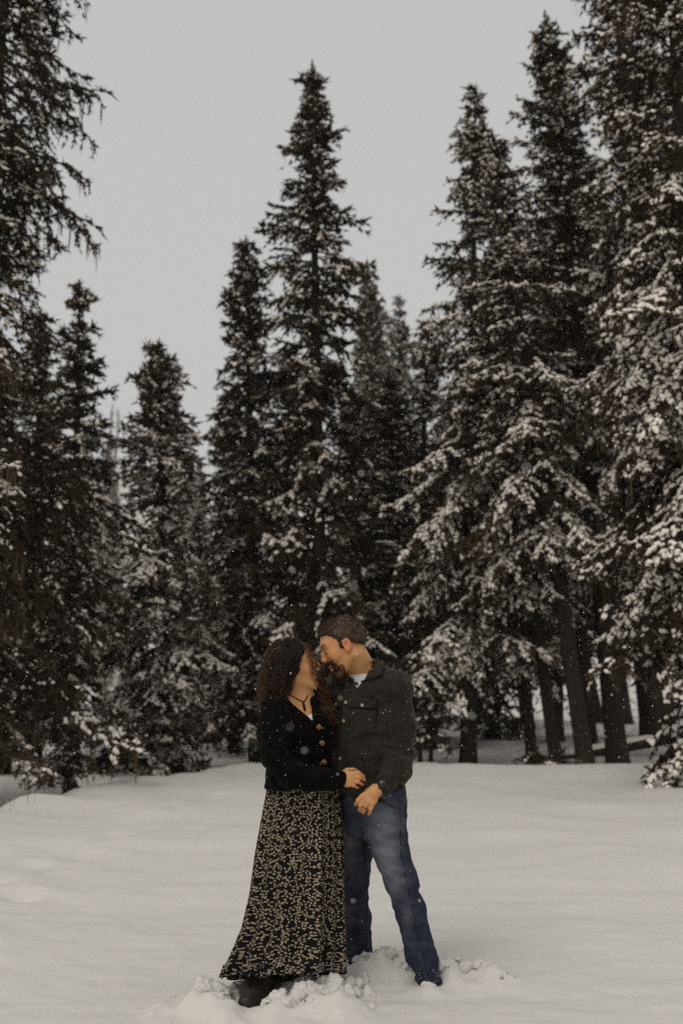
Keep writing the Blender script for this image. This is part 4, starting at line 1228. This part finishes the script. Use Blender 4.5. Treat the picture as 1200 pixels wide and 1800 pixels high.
print('man', round(time.time() - T0, 1))
# =================================================================== the woman
woman = empty('person', (*at(520, 1400, 4.38)[:2], -0.05))
tag(woman, 'woman in black velvet cardigan and long leaf print skirt lifting her face', 'person', 'couple embracing in the snow')
WLAT = np.array([-0.87, -0.50])
WH = at(518, 1172, 4.36); WHM = frame((math.cos(R(16)), -0.05, math.sin(R(16))), (-math.sin(R(16)), -0.03, math.cos(R(16))))
WS = 0.94
W_TORSO = [trow(528, 1393, 4.39, .158, .118), trow(528, 1370, 4.39, .150, .108), trow(528, 1330, 4.385, .138, .098), trow(529, 1288, 4.38, .152, .112),
           trow(530, 1262, 4.38, .158, .105), trow(531, 1245, 4.385, .155, .085), trow(532, 1232, 4.39, .118, .066), trow(532, 1220, 4.39, .066, .052)]
W_SH, W_EL, W_WR = at(482, 1249, 4.27), at(484, 1331, 4.235), at(592, 1369, 4.265)
def hand_woman(P):
    Y = 4.262
    d = rc(P, at(598, 1369, Y + .004), at(612, 1370, Y), .021, .019)
    d = smin(d, rc(P, at(598, 1364, Y + .004), at(615, 1363, Y), .016, .013), .012)
    d = smin(d, rc(P, at(598, 1374, Y + .004), at(612, 1379, Y), .016, .012), .012)
    for ky, mx, my, tx, ty, r in ((1360, 630, 1358, 639, 1364, .0082), (1366, 632, 1366, 641, 1371, .0084), (1373, 629, 1374, 637, 1379, .0082), (1379, 622, 1381, 629, 1385, .0074)):
        d = smin(d, finger(P, [at(608, ky, Y), at(617, ky, Y - .008), at(mx, my, Y - .006), at(tx, ty, Y + .014)], [r * 1.3, r * 1.15, r, r * .8]), .006)
    d = smin(d, finger(P, [at(600, 1361, Y + .008), at(610, 1354, Y + .018), at(620, 1353, Y + .028), at(627, 1355, Y + .036)], [.012, .010, .009, .0075]), .008)
    return d
def woman_body(P):
    d = head_sdf(P, WH, WHM, WS, False)
    d = smin(d, rc(P, WH + WHM @ A3((-0.022, 0, -0.050)) * WS, at(531, 1225, 4.385), .046, .050), 0.022)
    d = smin(d, prof(P, W_TORSO, WLAT, ([0.9, 1.05], [-0.04, -0.018])), 0.02)
    d = smin(d, rc(P, at(497, 1236, 4.315), at(566, 1238, 4.45), .040, .040), .03)
    d = smin(d, chain(P, [W_SH, W_EL, at(515, 1364, 4.235), at(560, 1370, 4.245), W_WR], [.038, .034, .028, .024, .022]), .02)
    d = smin(d, hand_woman(P), .010)
    d = smin(d, chain(P, [at(508, 1400, 4.40), at(482, 1560, 4.41), at(452, 1705, 4.42)], [.06, .045, .034]), .02)
    d = smin(d, chain(P, [at(555, 1400, 4.42), at(545, 1560, 4.44), at(530, 1700, 4.47)], [.06, .045, .034]), .02)
    return d
V, F = polygonise(woman_body, (-0.46, 4.12, -0.12), (0.20, 4.62, 1.52), 0.0046, slack=.012)
Q = ((V - WH) @ WHM) / WS
flush = 0.55 * np.exp(-(((Q[:, 0] - .10) / .018) ** 2 + (Q[:, 1] / .02) ** 2 + ((Q[:, 2] + .02) / .016) ** 2)) + 0.7 * np.exp(-(((Q[:, 0] - .085) / .012) ** 2 + (Q[:, 1] / .022) ** 2 + ((Q[:, 2] + .064) / .012) ** 2))
flush += 0.25 * np.exp(-(((Q[:, 0] - .055) / .03) ** 2 + ((np.abs(Q[:, 1]) - .05) / .03) ** 2 + ((Q[:, 2] + .02) / .025) ** 2))
for q in ((639, 1364), (641, 1371), (637, 1379), (629, 1385)):
    flush += 0.28 * np.exp(-(np.linalg.norm(V - at(q[0], q[1], 4.26), axis=1) / .018) ** 2)
part('body', (V, F), M['skin'], woman, attr={'flush': np.clip(flush, 0, 1)})
print('woman body', len(F), round(time.time() - T0, 1))

# cardigan
TRI_W = [at(494, 1214, 4.25), at(558, 1206, 4.25), at(555, 1271, 4.25)]
def cardigan_f(P):
    d = prof(P, W_TORSO, WLAT, .004)
    d = smin(d, rc(P, at(494, 1238, 4.31), at(570, 1240, 4.46), .046, .046), .03)
    d = smin(d, chain(P, [at(492, 1243, 4.30), W_SH, at(480, 1290, 4.25), W_EL], [.050, .055, .060, .058], .04), .03)
    d = smin(d, chain(P, [W_EL, at(515, 1364, 4.235), at(560, 1370, 4.245), W_WR], [.058, .050, .044, .040], .03), .02)
    d = smin(d, chain(P, [at(570, 1245, 4.46), at(596, 1300, 4.60), at(620, 1335, 4.66)], [.048, .045, .04], .03), .02)
    d = smax(d, at(520, 1388, 4.30)[2] + 0.006 * np.sin(P[:, 0] * 60) - P[:, 2], .01)
    w = np.maximum(wedge(P, TRI_W, A3((.30, -.95, 0))), (P - at(531, 1240, 4.39)) @ -A3((.5, -.87, 0)) - 0.01)
    d = smax(d, -w, .006)
    nk = rc(P, WH + WHM @ A3((-0.022, 0, -0.050)), at(531, 1225, 4.385), .052, .056)
    return smax(d, -nk, .006)
card, _, _ = garment('cardigan', cardigan_f, (-0.50, 4.08, 0.70), (0.12, 4.75, 1.36), .006, M['black_velvet'], None,
                     wob=((.005, 9, 9, 8, 61, False), (.005, 10, 10, 13, 63, True), (.010, 9, 9, 20, 64, True, W_EL, .10), (.008, 22, 10, 12, 65, True, at(560, 1370, 4.25), .09)))
adopt(card, woman)
part('neckline', line_on(cardigan_f, [(493, 1220), (512, 1238), (535, 1256), (555, 1272)], 40, .0035, .0), M['black_velvet'], card)
for px, py in ((559, 1278), (565, 1306), (568, 1340)):
    part('button', disc_on(cardigan_f, px, py, .0125, .004, sides=4, out=.008), M['button_wood'], card)
# camisole edge and necklace
n = 12; top = [(538 + 18 * k / (n - 1), 1259 - 7 * k / (n - 1) + (2.2 if k % 3 == 0 else 0)) for k in range(n)]
Wg = np.array([[(x, y + (1276 - y) * r_ / 3) for x, y in top] for r_ in range(4)])
Pn, N = hit(woman_body, Wg[..., 0], Wg[..., 1])
part('camisole', slab(Pn, N, .004, .003), M['lace'], woman)
nk_ = part('necklace', line_on(woman_body, [(501, 1217), (511, 1223), (522, 1229), (532, 1234), (536, 1232), (541, 1222)], 40, .0026, .001), M['black_cord'], woman)
pp, pn = hit(woman_body, [532.5, 533.5, 535.5], [1236, 1242, 1250])
part('pendant', tube(pp + pn * .005, [.0045, .006, .0045], 6), M['black_cord'], nk_)

# skirt: a flared tube with folds, cloth coordinates for the print
def skirt():
    tab = A3([(1352, 474, 592), (1400, 467, 596), (1440, 460, 600), (1500, 450, 601), (1570, 442, 601), (1630, 430, 601), (1680, 411, 601), (1722, 393, 601)])
    nr, nc = 72, 220
    rng = np.random.default_rng(5)
    th = np.linspace(0, 2 * math.pi, nc, endpoint=False)
    V = np.zeros((nr + 1, nc, 3)); uv = np.zeros((nr + 1, nc, 2))
    fold = sum(a * np.sin(k * th + p) for k, a, p in ((7, .5, .3), (11, .45, 1.7), (16, .35, 2.9), (23, .2, .7), (31, .12, 4)))
    for i in range(nr):
        s = i / (nr - 1)
        hemdip = 0
        py = 1352 + s * 368
        x0, x1 = np.interp(py, tab[:, 0], tab[:, 1]), np.interp(py, tab[:, 0], tab[:, 2])
        yd = 4.395 + 0.01 * s
        L, Rr = at(x0, py, yd), at(x1, py, yd)
        c = (L + Rr) / 2; a = (Rr[0] - L[0]) / 2 * 0.985
        b = .118 + .055 * s + .05 * max(0, s - .75)
        amp = .006 + .017 * s ** 1.2
        sw = 0.35 * math.sin(2.2 * s)
        f = sum(a_ * np.sin(k * (th + .06 * sw * k / 7) + p) for k, a_, p in ((7, .5, .3), (11, .45, 1.7), (16, .35, 2.9), (23, .2, .7), (31, .10, 4)))
        r = 1 + amp / .15 * f
        V[i, :, 0] = c[0] + a * r * np.cos(th)
        V[i, :, 1] = c[1] - b * r * np.sin(th)
        V[i, :, 2] = c[2] + (c[1] - V[i, :, 1]) * .30 * s
        if s > .9:   # ruffled hem, lower on the near left side
            k = (s - .9) / .1
            V[i, :, 2] += k * (.005 * np.sin(th * 19 + 1) + .003 * np.sin(th * 33)) + k * .02 * np.maximum(0, np.cos(th))
            V[i, :, 0] += k * .004 * np.sin(th * 33)
        uv[i, :, 0] = th / (2 * math.pi) * 1.15; uv[i, :, 1] = -s * .98
    # inner turn-up so that the hem has thickness
    V[nr] = V[nr - 1]; cc = V[nr].mean(0); V[nr, :, :2] = cc[:2] + (V[nr, :, :2] - cc[:2]) * .93; V[nr, :, 2] += .05; uv[nr] = uv[nr - 1] + [0, -.05]
    id_ = np.arange((nr + 1) * nc).reshape(nr + 1, nc)
    F = np.stack([id_[:-1], id_[1:], np.roll(id_[1:], -1, 1), np.roll(id_[:-1], -1, 1)], -1).reshape(-1, 4)
    return V.reshape(-1, 3), F, uv.reshape(-1, 2), th
Vs, Fs, uvs, th_ = skirt()
me = mesh_from('skirt', Vs, Fs, True)
ul = me.uv_layers.new(name='UVMap'); lu = uvs[Fs.ravel()].reshape(-1, 4, 2)
wrap = (lu[:, :, 0].max(1) - lu[:, :, 0].min(1)) > .6
for k in range(4): lu[wrap, k, 0] += np.where(lu[wrap, k, 0] < .3, 1.15, 0)
ul.data.foreach_set('uv', np.ascontiguousarray(lu, np.float32).ravel())
sk = adopt(obj('skirt', me, M['leaf_print']), woman)

# ankle boots
def boot(ank, toe, heel):
    ank, toe, heel = A3(ank), A3(toe), A3(heel)
    sole = toe[2] - .03
    def f(P):
        d = rc(P, ank + A3((0, 0, .12)), ank, .058, .054)
        d = smin(d, rc(P, ank, heel, .052, .046), .02)
        d = smin(d, chain(P, [ank + A3((0, -.01, -.01)), (ank + toe) / 2 + A3((0, 0, -.005)), toe], [.052, .046, .036], .02), .025)
        return smax(d, sole - P[:, 2], .006)
    return f
for (ax_, ay_, ayd), (tx_, ty_, tyd) in (((455, 1722, 4.36), (434, 1764, 4.25)), ((530, 1706, 4.50), (520, 1722, 4.40))):
    an, to = at(ax_, ay_, ayd), at(tx_, ty_, tyd)
    an = A3((an[0], an[1], an[2])); heel = A3((an[0] + .02, an[1] + .035, to[2] + .005))
    fb = boot(an, to, heel)
    o, Vb, _ = garment('boot', fb, np.minimum(an, to) - .12, np.maximum(an, to) + A3((.12, .12, .20)), .006, M['brown_leather'], None, wob=((.003, 14, 14, 30, 71, False),)); adopt(o, woman)

# curly hair: dark mass plus ringlets along guide lines
def hair_base(P):
    Q = ((P - WH) @ WHM) / WS
    d = ell(Q, (-0.020, 0, 0.034), (0.110, 0.092, 0.100))
    d = smax(d, -ell(Q, (0.105, 0, -0.020), (0.082, 0.10, 0.105)), .012)
    d = smax(d, -(Q[:, 2] + 0.075), .02)
    m_ = chain(P, [at(494, 1160, 4.33), at(486, 1195, 4.32), at(480, 1228, 4.30)], [.062, .052, .030], .03)
    d = smin(d, m_, .03)
    d = smin(d, chain(P, [at(512, 1168, 4.43), at(520, 1215, 4.46), at(530, 1240, 4.48)], [.06, .06, .04], .03), .03)
    d = smin(d, chain(P, [at(546, 1196, 4.44), at(560, 1222, 4.43), at(572, 1250, 4.38)], [.022, .032, .020], .02), .02)
    return d
V, F = polygonise(hair_base, (-0.42, 4.10, 1.08), (0.02, 4.62, 1.56), .006, slack=.012)
N = grad(hair_base, V)
V = V + N * (0.010 * fbm(V[:, 0] * 34, V[:, 1] * 34, V[:, 2] * 20, 2, 81))[:, None]
tri = np.concatenate([F[:, [0, 1, 2]], F[:, [0, 2, 3]]])
pieces, tones = [(V, tri)], [np.full(len(V), 0.03)]
guides = [  # picture points with depth, strands, spread start/end, tone range
    ([(508, 1133, 4.34), (486, 1150, 4.30), (477, 1185, 4.285), (469, 1220, 4.28), (470, 1252, 4.27)], 200, .026, .032, (.05, .9)),
    ([(515, 1131, 4.33), (503, 1147, 4.272), (498, 1180, 4.258), (490, 1212, 4.262), (484, 1244, 4.225)], 200, .022, .026, (0, .55)),
    ([(520, 1131, 4.31), (518, 1150, 4.272), (511, 1178, 4.268), (503, 1205, 4.272), (494, 1232, 4.24)], 110, .010, .015, (0, .30)),
    ([(527, 1131, 4.32), (543, 1139, 4.295), (552, 1155, 4.295), (557, 1176, 4.305), (563, 1200, 4.33), (573, 1228, 4.345), (579, 1255, 4.34)], 14, .005, .012, (.35, 1.0)),
    ([(527, 1132, 4.31), (538, 1140, 4.29), (545, 1160, 4.288), (550, 1180, 4.30), (560, 1198, 4.325)], 7, .005, .009, (.4, 1.0)),
    ([(535, 1134, 4.42), (556, 1165, 4.44), (568, 1203, 4.44), (577, 1245, 4.40)], 90, .016, .022, (.1, .7)),
    ([(548, 1198, 4.42), (563, 1220, 4.385), (576, 1246, 4.355), (584, 1268, 4.335)], 110, .014, .020, (.1, .8)),
    ([(500, 1138, 4.42), (488, 1185, 4.43), (492, 1235, 4.44)], 30, .03, .04, (0, .4)),
]
rng = np.random.default_rng(91)
SEG, SIDES = 38, 3
for pts, cnt, s0, s1, tr_ in guides:
    G = np.array([at(*p_) for p_ in pts])
    seglen = np.linalg.norm(np.diff(G, axis=0), axis=1); cum = np.concatenate([[0], np.cumsum(seglen)]) / seglen.sum(); total = seglen.sum()
    hug = 0.0 if cnt < 30 else 1.0
    for _ in range(cnt):
        u = np.linspace(0, rng.uniform(.75, 1.06), SEG)
        c = np.stack([np.interp(u, cum, G[:, i]) for i in range(3)], 1)
        k = np.convolve(np.pad(c[:, 0], 2, 'edge'), np.ones(5) / 5, 'valid'); c[:, 0] = k
        k = np.convolve(np.pad(c[:, 2], 2, 'edge'), np.ones(5) / 5, 'valid'); c[:, 2] = k
        off = rng.normal(0, 1, 3); off[1] *= .8; off2 = rng.normal(0, .5, 3)
        c = c + off * (s0 + (s1 - s0) * u[:, None]) + off2 * s1 * (u[:, None] ** 2)
        rad_h = rng.uniform(.006, .017) * sm(.08, .45, u); ph = rng.uniform(0, 6.28); turns = total / rng.uniform(.042, .075)
        w = ph + 2 * math.pi * turns * u
        c = c + np.stack([rad_h * np.cos(w), rad_h * np.sin(w), 0.25 * rad_h * np.sin(w * .5)], 1)
        d_ = hair_base(c); g_ = grad(hair_base, c)
        lim = .004 + .012 * rng.random() + .03 * u ** 2
        c = c - g_ * (np.maximum(d_ - lim, 0) * (1 - .55 * sm(.5, 1, u)) * hug)[:, None] + g_ * np.maximum(.001 - d_, 0)[:, None]
        Vt, Ft = tube(c, rng.uniform(.0009, .0019) * (1 - .5 * u), SIDES, cap=False)
        Ft = np.concatenate([Ft[:, [0, 1, 2]], Ft[:, [0, 2, 3]]])
        pieces.append((Vt, Ft)); tones.append(np.repeat(np.clip((tr_[0] + (tr_[1] - tr_[0]) * rng.random() ** 1.7) * (.5 + .7 * u), 0, 1), SIDES))
part('hair', merge(pieces), M['curly_hair'], woman, attr={'tone': np.concatenate(tones)})
bp = []
for s_ in (1, -1):
    for k in range(60):
        u = rngp.random(); q = A3((0.0835 - 0.010 * (2 * u - 1) ** 2, s_ * (0.020 + 0.024 * u), 0.002))
        bp.append((WH + WHM @ q * WS, WHM @ A3((.8, 0, -.5))))
lash_ = part('eyelash', blades(np.array([b[0] for b in bp]), np.array([b[1] for b in bp]), rngp.uniform(.006, .009, len(bp)), .001, rngp), M['curly_hair'], woman, attr={'tone': np.zeros(3 * len(bp))}); lash_['kind'] = 'stuff'
print('woman', round(time.time() - T0, 1))
# ------------------------------------------------------------------ kicked up snow, flecks and falling flakes
rng = np.random.default_rng(404)
_t = (1 + 5 ** 0.5) / 2
ICO = np.array([(-1, _t, 0), (1, _t, 0), (-1, -_t, 0), (1, -_t, 0), (0, -1, _t), (0, 1, _t), (0, -1, -_t), (0, 1, -_t), (_t, 0, -1), (_t, 0, 1), (-_t, 0, -1), (-_t, 0, 1)], float); ICO /= np.linalg.norm(ICO[0])
ICF = np.array([(0, 11, 5), (0, 5, 1), (0, 1, 7), (0, 7, 10), (0, 10, 11), (1, 5, 9), (5, 11, 4), (11, 10, 2), (10, 7, 6), (7, 1, 8), (3, 9, 4), (3, 4, 2), (3, 2, 6), (3, 6, 8), (3, 8, 9), (4, 9, 5), (2, 4, 11), (6, 2, 10), (8, 6, 7), (9, 8, 1)])
def subdiv(V, F):
    V = list(map(tuple, V)); mid = {}; out = []
    def m_(a, b):
        k = (min(a, b), max(a, b))
        if k not in mid:
            p = (np.array(V[a]) + V[b]) / 2; V.append(tuple(p / np.linalg.norm(p))); mid[k] = len(V) - 1
        return mid[k]
    for a, b, c in F:
        x, y, z = m_(a, b), m_(b, c), m_(c, a); out += [(a, x, z), (b, y, x), (c, z, y), (x, y, z)]
    return np.array(V), np.array(out)
clumps = []
for px, py, sx, sy, n, r0, r1 in ((365, 1765, 45, 14, 34, .014, .055), (402, 1742, 18, 10, 14, .010, .036), (560, 1762, 52, 14, 44, .016, .062), (622, 1744, 22, 9, 14, .012, .04), (512, 1782, 38, 9, 18, .012, .045),
                                 (690, 1710, 40, 9, 40, .012, .050), (628, 1707, 24, 6, 14, .010, .030), (752, 1738, 26, 5, 16, .010, .030), (832, 1714, 38, 8, 26, .010, .040), (892, 1722, 24, 5, 7, .008, .018)):
    sph = []
    for k in range(n):
        q = ground_at(px + rng.normal(0, sx * .6), py + rng.normal(0, sy * .6)); r = r0 * .6 + (r1 - r0) * rng.random() ** 2.2
        sph.append((q[0], q[1], float(ground(q[0], q[1])) + r * rng.uniform(-.5, .35), r, rng.uniform(.55, 1.0)))
    sph = np.array(sph)
    def heap(P, sph=sph):
        d = None
        for x, y, z, r, sq in sph:
            e = np.sqrt((P[:, 0] - x) ** 2 + (P[:, 1] - y) ** 2 + ((P[:, 2] - z) / sq) ** 2) - r
            d = e if d is None else smin(d, e, .010)
        return d + .0045 * np.sin(P[:, 0] * 160 + 3 * np.sin(P[:, 1] * 90)) * np.sin(P[:, 1] * 170 + 2 * np.sin(P[:, 2] * 110))
    V, F = polygonise(heap, sph[:, :3].min(0) - .09, sph[:, :3].max(0) + .09, .0085, slack=.015)
    N = grad(heap, V)
    V = V + N * (.012 * fbm(V[:, 0] * 38, V[:, 1] * 38, V[:, 2] * 38, 3, 7, .6))[:, None]
    clumps.append((V, F))
V, F = merge(clumps)
o = obj('loose_snow', mesh_from('loose_snow', V, F, True), M['ground_snow'], kind='stuff'); tag(o, 'crumbled clods of snow kicked up round the couple\'s feet')
OCT = np.array([(1, 1, 1), (-1, -1, 1), (-1, 1, -1), (1, -1, -1)], float) / 1.45
OCF = np.array([(0, 2, 1), (0, 1, 3), (0, 3, 2), (1, 2, 3)])
def specks(C, r):
    n = len(C); V = C[:, None] + OCT[None] * r[:, None, None] * rng.uniform(.6, 1.3, (n, 4, 1))
    return V.reshape(-1, 3), (np.arange(n)[:, None, None] * 4 + OCF[None]).reshape(-1, 3)
M['flake'] = mat('flake', (0.88, 0.86, 0.83), 0.6, 0.3)
C = np.stack([rng.uniform(-5, 5, 17000), 1.0 + 11.0 * rng.random(17000), rng.uniform(0.05, 8.0, 17000)], 1)
C = np.concatenate([C, np.stack([rng.uniform(-.9, .9, 150), rng.uniform(1.2, 2.8, 150), rng.uniform(.3, 2.8, 150)], 1)])
keep = np.linalg.norm(C - A3((0, 0, CAM_H)), axis=1) > 1.1
C = C[keep]
o = obj('falling_snow', mesh_from('falling_snow', *specks(C, rng.uniform(.0014, .0034, len(C)))), M['flake'], kind='stuff'); tag(o, 'small snowflakes drifting down through the air')
def flecks(f, boxes, who, n):
    pts = []
    for x0, y0, x1, y1, k in boxes:
        Pn, N = hit(f, rng.uniform(x0, x1, k), rng.uniform(y0, y1, k))
        ok = np.abs(f(Pn)) < .004
        pts.append((Pn + N * .006)[ok])
    C = np.concatenate(pts)
    o = part('snow_fleck', specks(C, rng.uniform(.0008, .0022, len(C))), M['flake'], who, smooth=False); o['kind'] = 'stuff'
flecks(lambda P: np.minimum(np.minimum(shirt_f(P), jeans_f(P)), cap_m(P)), [(590, 1190, 730, 1380, 34), (560, 1090, 640, 1130, 14), (605, 1410, 770, 1690, 30), (612, 1660, 652, 1698, 30), (730, 1700, 772, 1726, 24)], man, 0)
flecks(lambda P: np.minimum(cardigan_f(P), hair_base(P)), [(458, 1240, 590, 1380, 50), (465, 1135, 530, 1230, 30)], woman, 0)
hm_ = (Vs.reshape(73, 220, 3)[66:71]).reshape(-1, 3); C = hm_[rng.integers(0, len(hm_), 420)] + rng.normal(0, .004, (420, 3))
o = part('hem_snow', specks(C, rng.uniform(0.001, .0034, len(C))), M['flake'], woman, smooth=False); o['kind'] = 'stuff'
print('snow', round(time.time() - T0, 1))
# ------------------------------------------------------------------ snowy air
hm = bpy.data.materials.new('haze'); hm.use_nodes = True
hn = hm.node_tree; hn.nodes.remove(hn.nodes['Principled BSDF'])
pv = hn.nodes.new('ShaderNodeVolumePrincipled')
pv.inputs['Color'].default_value = (0.93, 0.90, 0.86, 1)
pv.inputs['Density'].default_value = 0.0006
pv.inputs['Anisotropy'].default_value = 0.0
hn.links.new(pv.outputs[0], hn.nodes['Material Output'].inputs['Volume'])
def box_mesh(lo, hi):
    V = np.array([(x, y, z) for x in (lo[0], hi[0]) for y in (lo[1], hi[1]) for z in (lo[2], hi[2])], float)
    F = np.array([(0, 1, 3, 2), (4, 6, 7, 5), (0, 4, 5, 1), (2, 3, 7, 6), (0, 2, 6, 4), (1, 5, 7, 3)])
    return mesh_from('haze', V, F)
hz = obj('haze', box_mesh((-270, -45, -3.0), (270, 430, 85.0)), hm, kind='stuff')
tag(hz, 'thin veil of falling snow and mist filling the air')
